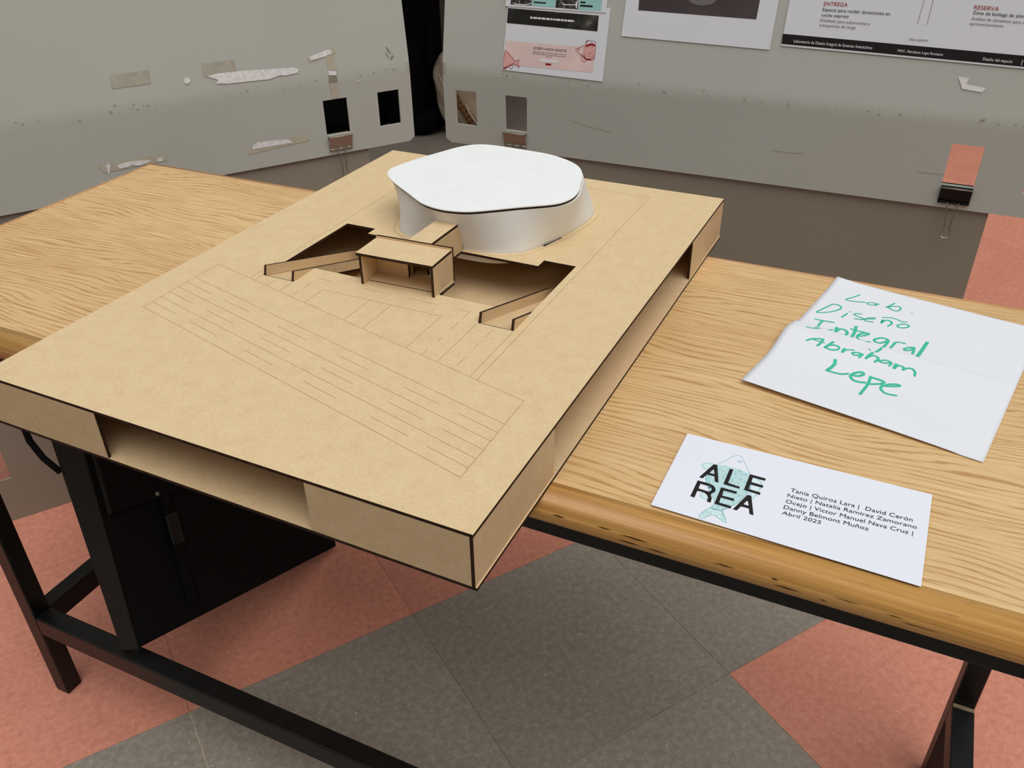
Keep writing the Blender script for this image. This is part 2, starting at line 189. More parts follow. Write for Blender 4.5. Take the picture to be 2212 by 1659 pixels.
m = NT('black_steel', .4, .32); v = m.noise(m.coord(), 40, 4); m.col(m.ramp(v, [(.3, (9, 9, 9)), (.7, (19, 18, 18))])); m.bump(m.noise(m.coord(), 130, 3), .05, .0005)
plain('weld', (128, 112, 86), .6, .4, var=.3, scale=200)

def mat_tile(name, base, var, fleck, dark):
    m = NT(name, .5, .4); oi = m.n('ShaderNodeObjectInfo'); v = m.coord(loc=oi.outputs['Location'])
    big = m.noise(v, 6, 5, .6); mid = m.noise(v, 90, 4, .7); fl = m.noise(v, 210, 2, .6); fl2 = m.noise(v, 130, 3, .6); fl3 = m.noise(v, 330, 2, .6)
    dk = tuple(int(x*.8) for x in base)
    c = m.ramp(big, [(.3, var), (.7, base)])
    c = m.mix(.4, c, m.ramp(mid, [(.32, dk), (.5, base), (.66, fleck)]))
    c = m.mix(m.math('MULTIPLY', m.ramp(fl, [(.62, BW0), (.68, BW1)]), .4), c, srgb(fleck))
    c = m.mix(m.math('MULTIPLY', m.ramp(fl2, [(.705, BW0), (.725, BW1)]), .8), c, srgb((232, 226, 212)))
    c = m.mix(m.math('MULTIPLY', m.ramp(fl3, [(.27, BW1), (.31, BW0)]), .6), c, srgb(dark))
    rnd = m.n('ShaderNodeMapRange'); m.l(oi.outputs['Random'], rnd.inputs[0]); rnd.inputs[3].default_value = .93; rnd.inputs[4].default_value = 1.05
    hs = m.n('ShaderNodeHueSaturation'); m.l(rnd.outputs[0], hs.inputs['Value']); m.l(c, hs.inputs['Color'])
    m.col(hs.outputs[0]); m.bump(mid, .08, .0008)
    rr = m.ramp(big, [(.3, (.42,)*3+(1,)), (.7, (.6,)*3+(1,))]); m.l(rr, m.b.inputs['Roughness']); return m.m
mat_tile('tile_red', (214, 142, 119), (203, 129, 107), (228, 166, 143), (110, 68, 58))
mat_tile('tile_grey', (150, 142, 130), (136, 129, 118), (184, 175, 162), (62, 58, 53))
plain('grout', (128, 108, 96), .9, .1)
plain('plaster_wall', (150, 142, 128), .9, .1)

def mat_panel(name, rgb):
    m = NT(name, .5, .35); v = m.coord(); c = srgb(rgb)
    a = m.noise(v, 3.0, 3); b = m.noise(v, 60, 3)
    d = tuple(x*.93 for x in c[:3])+(1,)
    cc = m.mix(.2, m.ramp(a, [(.3, d), (.7, c)]), m.ramp(b, [(.3, d), (.7, c)]))
    m.col(cc); m.bump(b, .03, .0006); return m.m
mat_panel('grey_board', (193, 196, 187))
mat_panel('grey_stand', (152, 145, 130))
m = NT('grime', .8, .1); m.col(srgb((148, 142, 128)))
plain('tape_clear', (181, 178, 163), .35, .4, var=.1, scale=80)
plain('tape_old', (194, 188, 168), .45, .4, var=.1, scale=80)
plain('torn_white', (236, 235, 235), .8, .2, var=.14, scale=160)
plain('paper', (229, 232, 238), .7, .25, var=.008)
plain('card_paper', (232, 235, 246), .6, .3, var=.006)
plain('ink_black', (26, 22, 22), .55, .3)
plain('ink_navy', (52, 44, 66), .6, .2)
plain('marker_green', (66, 190, 160), .6, .2, var=.1, scale=260)
plain('fish_line', (150, 200, 204), .6, .2)
plain('fish_fill', (214, 236, 238), .6, .2, var=.04, scale=300)
plain('fish_patch', (176, 218, 219), .6, .2, var=.04, scale=300)
plain('print_pink', (235, 210, 205), .6, .2)
plain('print_rose', (230, 178, 172), .6, .2)
plain('print_red', (164, 34, 46), .6, .2)
plain('print_teal', (160, 212, 208), .6, .2)
plain('print_grey', (120, 116, 118), .6, .2)
plain('print_white', (238, 236, 240), .6, .2)
m = NT('print_dark_photo', .5, .3); v = m.noise(m.coord(), 22, 4, .6); m.col(m.ramp(v, [(.5, (34, 34, 30)), (.64, (62, 62, 56)), (.75, (112, 110, 104))]))
m = NT('print_photo', .5, .3); v = m.noise(m.coord(), 9, 3); m.col(m.ramp(v, [(.3, (64, 56, 58)), (.7, (88, 78, 80))]))
m = NT('print_bw', .5, .3); v = m.noise(m.coord(), 46, 5, .7, 2.); m.col(m.ramp(v, [(.42, (30, 30, 30)), (.55, (90, 88, 88)), (.66, (190, 186, 186))]))
plain('clip_steel', (168, 160, 146), .4, .5, .55, var=.04)
plain('clip_black', (5, 5, 5), .5, .3)
plain('clip_wire', (214, 206, 192), .2, .5, 1.)
m = NT('bag_fabric', .85, .2); v = m.noise(m.coord(), 400, 2); m.col(m.ramp(v, [(.3, (7, 7, 7)), (.7, (15, 14, 14))])); m.bump(v, .3, .0006)
m = NT('bag_gusset', .8, .25); v = m.noise(m.coord(), 300, 2); m.col(m.ramp(v, [(.3, (28, 25, 22)), (.7, (42, 37, 32))])); m.bump(v, .3, .0006)
plain('bag_buckle', (10, 10, 10), .4, .4)
plain('black_cloth', (9, 9, 9), .9, .1)
plain('pale_canvas', (176, 164, 143), .85, .15, var=.08, scale=24)
plain('brown_rib', (112, 78, 48), .7, .3)
plain('green_plastic', (70, 190, 60), .4, .4)
plain('dark_wood', (58, 38, 26), .6, .3, var=.2, scale=8)

# ------------------------------------------------------------------ object helpers
def _link(name, me, mats, parent, pos):
    o = bpy.data.objects.new(name, me); COL.objects.link(o)
    for mm in mats: me.materials.append(MATS[mm])
    o.location = pos
    if parent is not None: o.parent = parent
    else: o.location.z += TZ
    return o
def mesh(name, verts, faces, mat, parent=None, mids=None, smooth=False, pivot=None):
    """verts in the parent's frame (or measured from the table top when top-level)"""
    mats = [mat] if isinstance(mat, str) else list(mat)
    vs = [Vector(v) for v in verts]
    if pivot is None:
        lo = [min(v[i] for v in vs) for i in range(3)]; hi = [max(v[i] for v in vs) for i in range(3)]
        pivot = Vector(((lo[0]+hi[0])/2, (lo[1]+hi[1])/2, lo[2]))
    pivot = Vector(pivot)
    me = bpy.data.meshes.new(name)
    me.from_pydata([v-pivot for v in vs], [], faces)
    if mids:
        for poly, k in zip(me.polygons, mids): poly.material_index = k
    if smooth:
        for poly in me.polygons: poly.use_smooth = True
    me.update()
    return _link(name, me, mats, parent, pivot)
def tag(o, label=None, cat=None, group=None, kind=None):
    if label: o['label'] = label
    if cat: o['category'] = cat
    if group: o['group'] = group
    if kind: o['kind'] = kind
    return o
def thing(name, label, cat, loc=(0, 0, 0), rz=0., group=None):
    o = bpy.data.objects.new(name, None); COL.objects.link(o); o.empty_display_size = .05
    o.location = (loc[0], loc[1], loc[2]+TZ); o.rotation_euler = (0, 0, rz)
    return tag(o, label, cat, group)
BOXF = [(0, 3, 2, 1), (4, 5, 6, 7), (0, 1, 5, 4), (2, 3, 7, 6), (1, 2, 6, 5), (3, 0, 4, 7)]   # bottom top front back right left
def boxv(x0, x1, y0, y1, z0, z1):
    return [(x0, y0, z0), (x1, y0, z0), (x1, y1, z0), (x0, y1, z0), (x0, y0, z1), (x1, y0, z1), (x1, y1, z1), (x0, y1, z1)]
def bevel(o, w, seg=2):
    b = o.modifiers.new('bevel', 'BEVEL'); b.width = w; b.segments = seg; b.limit_method = 'ANGLE'; b.angle_limit = math.radians(40)
    return o
def box(name, b, mat, parent=None, bev=0., xf=None):
    v = boxv(*b)
    if xf: v = [xf(Vector(p)) for p in v]
    o = mesh(name, v, BOXF, mat, parent)
    if bev: bevel(o, bev)
    return o
def board(name, b, thin, parent, xf=None, face='mdf_board', edge='burnt_edge'):
    """laser-cut board: clean faces, burnt edges; thin = axis of thickness"""
    ids = {0: (1, 1, 1, 1, 0, 0), 1: (1, 1, 0, 0, 1, 1), 2: (0, 0, 1, 1, 1, 1)}[thin]
    v = boxv(*b)
    if xf: v = [xf(Vector(p)) for p in v]
    return mesh(name, v, BOXF, (face, edge), parent, ids)
def prism(name, loops, z0, z1, mat, parent=None, ids=(0, 0, 1), fn=None):
    """flat plate with holes; loops[0] outer, others holes; ids = material of top, bottom, sides; fn maps (x, y, z)"""
    bm = bmesh.new()
    for lp in loops:
        vs = [bm.verts.new((x, y, z1)) for x, y in lp]
        for i in range(len(vs)): bm.edges.new((vs[i], vs[(i+1) % len(vs)]))
    r = bmesh.ops.triangle_fill(bm, edges=bm.edges[:], use_beauty=True, use_dissolve=False, normal=(0, 0, 1))
    top = bm.faces[:]
    for f in top:
        if f.normal.z < 0: f.normal_flip()
        f.material_index = ids[0]
    if z0 is not None:
        d = {}
        for v in bm.verts[:]: d[v] = bm.verts.new((v.co.x, v.co.y, z0))
        for f in top:
            g = bm.faces.new([d[v] for v in reversed(f.verts)]); g.material_index = ids[1]
        for e in [e for e in bm.edges if len([f for f in e.link_faces if f in set(top)]) == 1 and e.verts[0] in d]:
            f = e.link_faces[0]; vs = list(f.verts); i = vs.index(e.verts[0]); a, b = e.verts
            if vs[(i+1) % len(vs)] != b: a, b = b, a
            g = bm.faces.new((b, a, d[a], d[b])); g.material_index = ids[2]
    if fn:
        for v in bm.verts: v.co = fn(v.co)
    bm.verts.index_update()
    verts = [v.co.copy() for v in bm.verts]; faces = [[v.index for v in f.verts] for f in bm.faces]; mids = [f.material_index for f in bm.faces]
    bm.free()
    return mesh(name, verts, faces, mat, parent, mids)
def ribbon(pts, w, taper=True):
    """2-D polyline -> ribbon of quads with rounded ends"""
    V = [Vector(p) for p in pts]; vs = []; fs = []; n = len(V)
    for i in range(n):
        d = (V[min(i+1, n-1)]-V[max(i-1, 0)]);
        d = d.normalized() if d.length > 1e-9 else Vector((1, 0)); nn = Vector((-d.y, d.x))
        k = w/2
        vs += [V[i]+nn*k, V[i]-nn*k]
        if i: fs.append((2*i-2, 2*i-1, 2*i+1, 2*i))
    def cap(i, s):
        d = ((V[1]-V[0]) if i == 0 else (V[-1]-V[-2])).normalized()*s
        nn = Vector((-d.y, d.x)); b = len(vs)
        vs.extend([V[i]+nn*w/2, V[i]+nn*w*.3+d*w*.4, V[i]-nn*w*.3+d*w*.4, V[i]-nn*w/2]); fs.append((b, b+1, b+2, b+3))
    if n > 1: cap(0, -1); cap(n-1, 1)
    return vs, fs
def smooth_poly(pts, k=4, closed=False):
    P = [Vector(p) for p in pts]; n = len(P); out = []
    rng = range(n if closed else n-1)
    for i in rng:
        g = (lambda j: P[j % n]) if closed else (lambda j: P[max(0, min(n-1, j))])
        p0, p1, p2, p3 = g(i-1), g(i), g(i+1), g(i+2)
        for s in range(k):
            t = s/k
            out.append(.5*((2*p1)+(p2-p0)*t+(2*p0-5*p1+4*p2-p3)*t*t+(3*p1-p0-3*p2+p3)*t**3))
    if not closed: out.append(P[-1])
    return out
def tubev(pts, r, seg=8, closed=False):
    P = [Vector(p) for p in pts]; n = len(P); vs = []; fs = []
    for i in range(n):
        a = P[(i-1) % n] if closed else P[max(i-1, 0)]; b = P[(i+1) % n] if closed else P[min(i+1, n-1)]
        d = (b-a).normalized(); u = d.orthogonal() if abs(d.z) > .99 else d.cross(Vector((0, 0, 1))); u.normalize(); w = d.cross(u)
        for k in range(seg):
            t = 2*math.pi*k/seg; vs.append(P[i]+u*math.cos(t)*r+w*math.sin(t)*r)
    for i in range(n if closed else n-1):
        j = (i+1) % n
        for k in range(seg):
            l = (k+1) % seg; fs.append((i*seg+k, i*seg+l, j*seg+l, j*seg+k))
    if not closed: fs.append(tuple(reversed(range(seg)))); fs.append(tuple(range((n-1)*seg, n*seg)))
    return vs, fs
def tube(name, pts, r, mat, parent=None, seg=8, closed=False):
    v, f = tubev(pts, r, seg, closed); return mesh(name, v, f, mat, parent, smooth=True)
class Bag:
    """collects several flat shapes into one printed part"""
    def __init__(s): s.v = []; s.f = []
    def add(s, vs, fs):
        b = len(s.v); s.v += [Vector(v) for v in vs]; s.f += [tuple(i+b for i in f) for f in fs]
_txt = {}
def text2d(t):
    """outline text as flat triangles, unit cap height, starting at x = 0"""
    if t in _txt: return _txt[t]
    c = bpy.data.curves.new('lettering', 'FONT'); c.body = t; c.size = 1.0; c.resolution_u = 3
    o = bpy.data.objects.new('lettering', c); COL.objects.link(o)
    dg = bpy.context.evaluated_depsgraph_get(); dg.update()
    me = bpy.data.meshes.new_from_object(o.evaluated_get(dg))
    vs = [Vector((v.co.x, v.co.y)) for v in me.vertices]; fs = [tuple(p.vertices) for p in me.polygons]
    bpy.data.objects.remove(o); bpy.data.curves.remove(c); bpy.data.meshes.remove(me)
    x0 = min(v.x for v in vs); x1 = max(v.x for v in vs)
    _txt[t] = ([Vector(((v.x-x0)/(x1-x0), v.y/.73)) for v in vs], fs)
    return _txt[t]
def place_text(bag, t, a, b, h):
    """fit text between baseline points a and b; h = point one cap height above a"""
    vs, fs = text2d(t); a, b, h = Vector(a), Vector(b), Vector(h)
    bag.add([a+(b-a)*v.x+(h-a)*v.y for v in vs], fs)
def poly_tri(loops):
    bm = bmesh.new()
    for lp in loops:
        vs = [bm.verts.new((x, y, 0)) for x, y in lp]
        for i in range(len(vs)): bm.edges.new((vs[i], vs[(i+1) % len(vs)]))
    bmesh.ops.triangle_fill(bm, edges=bm.edges[:], use_beauty=True, use_dissolve=False, normal=(0, 0, 1))
    for f in bm.faces:
        if f.normal.z < 0: f.normal_flip()
    bm.verts.index_update()
    r = [Vector((v.co.x, v.co.y)) for v in bm.verts], [tuple(v.index for v in f.verts) for f in bm.faces]
    bm.free(); return r
def inside(p, poly):
    c = False; n = len(poly)
    for i in range(n):
        (x1, y1), (x2, y2) = poly[i], poly[i-1]
        if (y1 > p[1]) != (y2 > p[1]) and p[0] < (x2-x1)*(p[1]-y1)/(y2-y1)+x1: c = not c
    return c

# ------------------------------------------------------------------ the room
FA = math.radians(56.3)                      # direction of the floor joints
e1 = Vector((math.cos(FA), math.sin(FA), 0)); e2 = Vector((math.sin(FA), -math.cos(FA), 0))
A0, B0, TA, TB = .071, -.225, .3965, .394
floor = mesh('floor', [(-7, -5, -TZ-.05), (7, -5, -TZ-.05), (7, 7, -TZ-.05), (-7, 7, -TZ-.05), (-7, -5, -TZ-.004), (7, -5, -TZ-.004), (7, 7, -TZ-.004), (-7, 7, -TZ-.004)],
             BOXF, 'grout'); tag(floor, 'red and grey terrazzo tile floor laid at an angle', kind='structure')
def tile_mesh(mat):
    g = .0005; h = .004; w = TA-g; d = TB-g; c = .0003
    bm = bmesh.new(); bmesh.ops.create_cube(bm, size=1)
    for v in bm.verts: v.co = Vector((v.co.x*w, v.co.y*d, (v.co.z+.5)*h))
    bmesh.ops.bevel(bm, geom=[e for e in bm.edges if all(v.co.z > h*.5 for v in e.verts)], offset=c*.5, segments=1, affect='EDGES')
    me = bpy.data.meshes.new('tile'); bm.to_mesh(me); bm.free(); me.materials.append(MATS[mat]); return me
TM = {True: tile_mesh('tile_grey'), False: tile_mesh('tile_red')}
fl0 = floor.location.copy(); fl0.z -= TZ
cnt = 0
for i in range(-5, 14):
    for j in range(-9, 8):
        c = e1*(A0+(i+.5)*TA)+e2*(B0+(j+.5)*TB)
        if not (-3.2 < c.x < 2.6 and -.9 < c.y < 4.4): continue
        grey = j == 0 or j <= -6 or (j > 0 and i <= 1)
        o = bpy.data.objects.new('tile', TM[grey]); COL.objects.link(o); o.parent = floor
        o.location = Vector((c.x, c.y, -TZ-.004))-fl0; o.rotation_euler = (0, 0, FA)
        cnt += 1
gl = [e1*A0+e2*(B0+.002)+e1*s for s in (-.0011, .0011)]+[e1*A0+e2*(B0+TB*.9)+e1*s for s in (.0011, -.0011)]
plain('grout_pale', (176, 164, 142), .8, .2, var=.15, scale=60)
o = mesh('pale_joint', [Vector((q.x, q.y, -TZ+.0003))-fl0 for q in gl], [(3, 2, 1, 0)], 'grout_pale', floor)
wb = box('wall_back', (-6.5, 5.5, 4.4, 4.5, -TZ, 2.4), 'plaster_wall'); tag(wb, kind='structure')
cl_ = box('shade_slab', (-4.5, .25, 1.95, 4.4, 1.45, 1.55), 'plaster_wall'); tag(cl_, kind='structure')  # unseen slab added to darken the gap behind the panels
wf = box('light_block_front', (-4.6, 5.6, -4.1, -4.0, -TZ, 2.4), 'plaster_wall'); tag(wf, kind='structure')  # added behind the camera to cut off low sky light
wr = box('light_block_right', (5.5, 5.6, -4.0, 4.4, -TZ, 2.4), 'plaster_wall'); tag(wr, kind='structure')  # unseen, added to block sky light near the horizon
wl = box('wall_left', (-4.6, -4.5, -4.5, 4.4, -TZ, 2.4), 'plaster_wall'); tag(wl, kind='structure')

# ------------------------------------------------------------------ table
TTH = .0127
table = thing('table', 'long oak laminate table on a black steel frame, under the wooden model', 'table', (-.4285, .6171, -TZ), TTH)
TL_, TD = 1.425, .4934
def tb(name, b, mat, bev=0.):
    b = (b[0], b[1], b[2], b[3], b[4]+TZ, b[5]+TZ); return box(name, b, mat, table, bev)
top = tb('tabletop', (.008, TL_-.008, -TD, -.0075, -.026, 0), 'oak_laminate')
def prof(name, pr, x0, x1, mat):
    """profile in (v, z) swept along the table"""
    n = len(pr); vs = [(x0, a, b+TZ) for a, b in pr]+[(x1, a, b+TZ) for a, b in pr]
    fs = [(i, i+n, (i+1) % n+n, (i+1) % n) for i in range(n)]+[tuple(range(n)), tuple(reversed(range(n, 2*n)))]
    o = mesh(name, vs, [tuple(reversed(f)) for f in fs], mat, table, smooth=False)
    for p_ in o.data.polygons: p_.use_smooth = len(p_.vertices) == 4
    return o
cy, cz, rr = -TD-.0095, -.0155, .0155
nose = [(-TD, 0)]+[(cy-rr*math.sin(t), cz+rr*math.cos(t)) for t in [math.pi*k/16 for k in range(17)]]+[(-TD, -.031)]
fe = prof('front_edge', nose, 0, TL_, 'pine_edge'); fe['label'] = 'rounded worn pine front edge'
plain('wear_brown', (70, 48, 28), .8, .1)
rw = random.Random(5)
for k in range(16):
    u_ = rw.uniform(.93, 1.22) if k < 12 else rw.uniform(1.2, 1.4); t_ = rw.uniform(1.25, 1.75); L_ = rw.uniform(.006, .026); w_ = rw.uniform(.02, .06)
    pts_ = []
    for s_, a_ in ((0, 0), (.4, -w_), (1, -w_*.3), (.6, w_*.6)):
        q_ = t_+a_; pts_.append((u_+s_*L_, cy-(rr+.0003)*math.sin(q_), cz+(rr+.0003)*math.cos(q_)+TZ))
    o = mesh('wear_mark', pts_, [(0, 1, 2, 3)], 'wear_brown', table)
back = [(-.0075, .0), (-.002, .0), (0, -.002), (0, -.026), (-.0075, -.026)]
prof('back_edge', back, 0, TL_, 'edge_band')
for x0 in (0, TL_-.008): tb('side_edge', (x0, x0+.008, -TD, -.0075, -.026, 0), 'edge_band', .0015)
LW = .028
XL, XR, YF, YB = .0415, 1.3495, -.494, -.08
for x in (XL, XR):
    for y in (YF, YB): tb('leg', (x, x+LW, y, y+LW, -TZ, -.031), 'black_steel', .002)
for y in (YF, YB): tb('apron_rail', (XL+LW, XR, y, y+LW, -.060, -.031), 'black_steel', .0015)
for x in (XL, XR): tb('apron_rail', (x, x+LW, YF+LW, YB, -.060, -.031), 'black_steel', .0015)
tb('stretcher', (XL+LW, XR, YF, YF+LW, -.591, -.5545), 'black_steel', .002)
for x in (XL, XR):
    tb('stretcher', (x, x+LW, YF+LW, YB, -.591, -.5545), 'black_steel', .002)
tb('weld_patch', (XR+.001, XR+LW-.001, YB-.007, YB-.0005, -.5545, -.5538), 'weld')

# ------------------------------------------------------------------ the wooden model
H, MW, ML, T = .0537, .5, .6902, .003
model = thing('architectural_model', 'raw fibreboard architectural model with a white building, lying across the table', 'model', (.25, .345, 0))
mo = Vector((.25, .345, 0))
def X(v): return Vector(v)-mo
board('base_plate', (-.0008, MW+.0012, 0, ML+.001, 0, T), 2, model, X)
cutL = [(.102, .267), (.1425, .267), (.1425, .304), (.2125, .304), (.2125, .337), (.2415, .337), (.2415, .409), (.1425, .409), (.1425, .425), (.102, .425)]
cutR = [(.2685, .337), (.300, .337), (.300, .304), (.3645, .304), (.3645, .267), (.403, .267), (.403, .425), (.365, .425), (.365, .409), (.2685, .409)]
slot = [(.3468, .4612), (.3500, .4600), (.3590, .4905), (.3560, .4916)]
plate = prism('top_plate', [[(0, 0), (MW, 0), (MW, ML), (0, ML)], cutL, cutR, slot], H-T, H, ('mdf', 'burnt_edge'), model, (0, 0, 1), X)
plate['label'] = 'large top board engraved with paths and parking bays'
zb0, zb1 = T, H-T
for x0, x1 in ((0, .1405), (.357, MW-T)): board('front_wall', (x0 if x0 else T, x1, 0, T, zb0, zb1), 1, model, X)
board('back_wall', (T, MW-T, ML-T, ML, zb0, zb1), 1, model, X)
board('pit_light_block', (.4045, .4075, .255, .60, zb0, zb1), 0, model, X)  # boards added to keep side light out, so the pit goes dark
board('pit_light_block', (.0975, .4075, .60, .603, zb0, zb1), 1, model, X)
board('pit_light_block', (.1005, .4045, .255, .258, zb0, zb1), 1, model, X)
for y0, y1 in ((0, .1405), (.547, ML)): board('side_wall', (MW-T, MW, y0, y1, zb0, zb1), 0, model, X)
board('side_wall', (0, T, 0, ML, zb0, zb1), 0, model, X)
# engraved lines
E = Bag(); EW = .00042
def ln(*pts):
    for a, b in zip(pts, pts[1:]):
        a = Vector(a); b = Vector(b); d = (b-a).normalized(); n = Vector((-d.y, d.x))*EW/2
        E.add([a-n, b-n, b+n, a+n], [(0, 1, 2, 3)])
lx, rx = .0376, .4627
ly = [.2687, .2320, .2195, .2068, .1944, .1820, .1697, .1572]; ry = [.1625, .1257, .1132, .1008, .0882, .0758, .0633, .0510]
ln((lx, ly[0]), (rx, ry[0]), (rx, ry[7]), (lx, ly[7]), (lx, ly[0]))
for k in (1, 3, 5): ln((lx, ly[k]), (rx, ry[k]))
for k in (2, 4, 6):
    for a, b in ((.0376, .0803), (.1031, .1456), (.1890, .2311), (.2738, .3158), (.3579, .3992), (.4207, .4627)):
        f = lambda x: ly[k]+(ry[k]-ly[k])*(x-lx)/(rx-lx)
        ln((a, f(a)), (b, f(b)))
sl = lambda x: ly[0]+(ry[0]-ly[0])*(x-lx)/(rx-lx)
for x, y in ((.0932, .6565), (.1013, .267), (.1220, .261), (.1421, .265), (.1823, .2647), (.2410, .2642), (.2672, .2640), (.3252, .2644), (.3456, .2034), (.3642, .266), (.4031, .267), (.4113, .6565)): ln((x, sl(x)), (x, y))
ln((.1823, .2647), (.3252, .2644)); ln((.0932, .6565), (.4113, .6565))
for a, b in ((.2682, .2845), (.2451, .2609), (.2211, .2283)): ln((.3464, a), (.3464, b))
for a, b in ((.2453, .2609), (.2218, .2298), (.1892, .2050)): ln((.3840, a), (.3840, b))
for a, b in ((.2607, .2756), (.2440, .2505)): ln((.1614, a), (.1614, b))
for a, b in ((.1616, .1802), (.2186, .2536), (.2742, .3102), (.3288, .3464)): ln((a, .2845), (b, .2845))
BASE_R = [(.2525, .4152), (.277, .4152), (.2985, .4170), (.3228, .4257), (.3363, .4371), (.3456, .4580), (.3571, .4899), (.3656, .5316), (.3678, .5560), (.3655, .5750), (.3560, .5980), (.3370, .6170), (.3050, .6270), (.2525, .6290)]
BASE = BASE_R+[(.505-x, y) for x, y in reversed(BASE_R[1:-1])]
bs = smooth_poly(BASE, 4, True); bc = Vector((.2525, .5200))
off = [bc+(q-bc)*(1+.0062/(q-bc).length) for q in bs]
arc = [q for q in off if q.y < .60]
for a, b in zip(off, off[1:]+off[:1]):
    if a.y < .58 and b.y < .58 and not (min(a.y, b.y) < .4105): ln(a, b)
mesh('engraved_lines', [X((v.x, v.y, H+.00006)) for v in E.v], E.f, 'burnt_line', plate)
# children of children: undo the parent's own offset
def reparent_fix(o, parent): o.location = o.location-parent.location
for ch in plate.children: reparent_fix(ch, plate)
# ramps with their rails
def rampset(x0, x1):
    y0, z0, y1, z1 = .2675, H-.0004, .4345, .0035
    d = Vector((0, y1-y0, z1-z0)).normalized(); n = Vector((0, -d.z, d.y)); L = math.hypot(y1-y0, z1-z0)
    def R(b, name, thin, par):
        vs = []
        for (x, s, t) in boxv(*b): vs.append(X(Vector((x, y0, z0))+d*s+n*t))
        ids = {0: (1, 1, 1, 1, 0, 0), 2: (0, 0, 1, 1, 1, 1)}[thin]
        return mesh(name, vs, BOXF, ('mdf_board', 'burnt_edge'), par, ids)
    r = R((x0+.003, x1-.003, .002, L, -.003, 0), 'ramp', 2, model)
    for a in (x0, x1-.003):
        q = R((a, a+.003, 0, L+.002, .0003, .0112), 'ramp_rail', 0, r); q.location = q.location-r.location
rampset(.1022, .1423); rampset(.3647, .4028)
# entrance hall
ang = math.radians(2.2); ctr = Vector((.2535, .3160, 0)); Rm = Matrix.Rotation(ang, 3, 'Z')
def XE(v): return X(ctr+Rm @ Vector(v))
hall = board('entrance_hall_roof', (-.0450, .0450, -.0225, .0195, .0865, .0895), 2, model, XE, 'mdf')
def sub(name, b, thin, par, xf, face='mdf_board'):
    o = board(name, b, thin, par, xf, face); o.location = o.location-par.location; return o
sub('side_wall', (-.0425, -.0395, -.0215, .0195, H, .0865), 0, hall, XE)
sub('side_wall', (.0420, .0450, -.0215, .0195, H, .0865), 0, hall, XE)
sub('back_wall', (-.0395, -.002, .0085, .0115, H, .0865), 1, hall, XE)
sub('back_wall', (-.0450, -.002, .0195, .0225, H, .0918), 1, hall, XE)
sub('back_wall', (.020, .0462, .0195, .0225, H, .0918), 1, hall, XE)
sub('door_lintel', (-.002, .020, .0195, .0225, .080, .0918), 1, hall, XE)
sub('floor_board', (-.0425, .0462, -.0115, .0225, H, H+.0008), 2, hall, XE)
# linking passage
pas = board('passage_roof', (.2412, .2690, .3390, .4070, .0855, .0885), 2, model, X, 'mdf')
sub('passage_wall', (.2660, .2690, .3390, .4120, H, .0855), 0, pas, X)
sub('passage_wall', (.2412, .2442, .3390, .4120, H, .0855), 0, pas, X)
# white building: loft from base outline to roof outline
N = 192
def polar(poly, c, n=N):
    P = smooth_poly(poly, 6, True); out = []
    A = sorted(((math.atan2(q.y-c.y, q.x-c.x), (q-c).length) for q in P))
    A = [(A[-1][0]-2*math.pi, A[-1][1])]+A+[(A[0][0]+2*math.pi, A[0][1])]
    for k in range(n):
        t = -math.pi+2*math.pi*k/n
        for (a0, r0), (a1, r1) in zip(A, A[1:]):
            if a0 <= t <= a1:
                out.append(r0+(r1-r0)*(t-a0)/max(1e-9, a1-a0)); break
    return out
rc = Vector((.2525, .5130)); rb = polar(BASE, bc); rt = polar(ROOF, rc)
for _ in range(3): rt = [.25*rt[i-1]+.5*rt[i]+.25*rt[(i+1) % N] for i in range(N)]
for _ in range(4): rb = [.25*rb[i-1]+.5*rb[i]+.25*rb[(i+1) % N] for i in range(N)]
ZR = .107
def ring(rad, c, z, k=0.):
    return [Vector((c.x+(r+k)*math.cos(-math.pi+2*math.pi*i/N), c.y+(r+k)*math.sin(-math.pi+2*math.pi*i/N), z)) for i, r in enumerate(rad)]
rtw = rt
for _ in range(3): rtw = [.25*rtw[i-1]+.5*rtw[i]+.25*rtw[(i+1) % N] for i in range(N)]
vs = []; fs = []; lv = 14
rimc = rc+Vector((.0026, .0012))
zs = [.0415]+[H+(ZR-.0042-H)*k/lv for k in range(lv+1)]
for z in zs:
    f = max(0., (z-H)/(ZR-.0042-H)); c = bc.lerp(rimc, f)
    rg = ring([a+(b-.0012-a)*f for a, b in zip(rb, rtw)], c, z)
    if z < H:                     # the foot that drops below the plate is narrower except at the front
        rg = [q+(Vector((bc.x, bc.y, q.z))-q).normalized()*.009*min(1., max(0., (q.y-.420)/.025)) for q in rg]
    vs += rg
topz = len(zs)
vs += ring([b-.0012 for b in rtw], rimc, zs[-1]); vs += ring([b-.0030 for b in rtw], rimc, zs[-1]); vs += ring([b-.0085 for b in rtw], rimc, zs[-1]-.0015)
for l in [k for k in range(topz+2) if k != topz-1]:
    for i in range(N):
        j = (i+1) % N; fs.append((l*N+i, l*N+j, (l+1)*N+j, (l+1)*N+i))
bld = mesh('main_building_wall', [X(v) for v in vs], fs, 'white_shell', model, smooth=True); 
for p_ in bld.data.polygons: p_.use_smooth = p_.index < (topz-1)*N
bld['label'] = 'curved white wall of the main building'
def disc(name, rad, c, z0, z1, k, mat, par):
    vs = ring(rad, c, z0, k)+ring(rad, c, z1, k)
    fs = [(i, (i+1) % N, (i+1) % N+N, i+N) for i in range(N)]+[tuple(range(N, 2*N)), tuple(reversed(range(N)))]
    o = mesh(name, [X(v) for v in vs], fs, mat, par); o.location = o.location-par.location; return o
lid = disc('roof_lid', rt, rc, ZR-.0012, ZR, 0, 'white_lid', bld)
disc('roof_core', rt, rc+Vector((.0004, .0006)), ZR-.0042, ZR-.0012, -.0016, 'burnt_edge', bld)

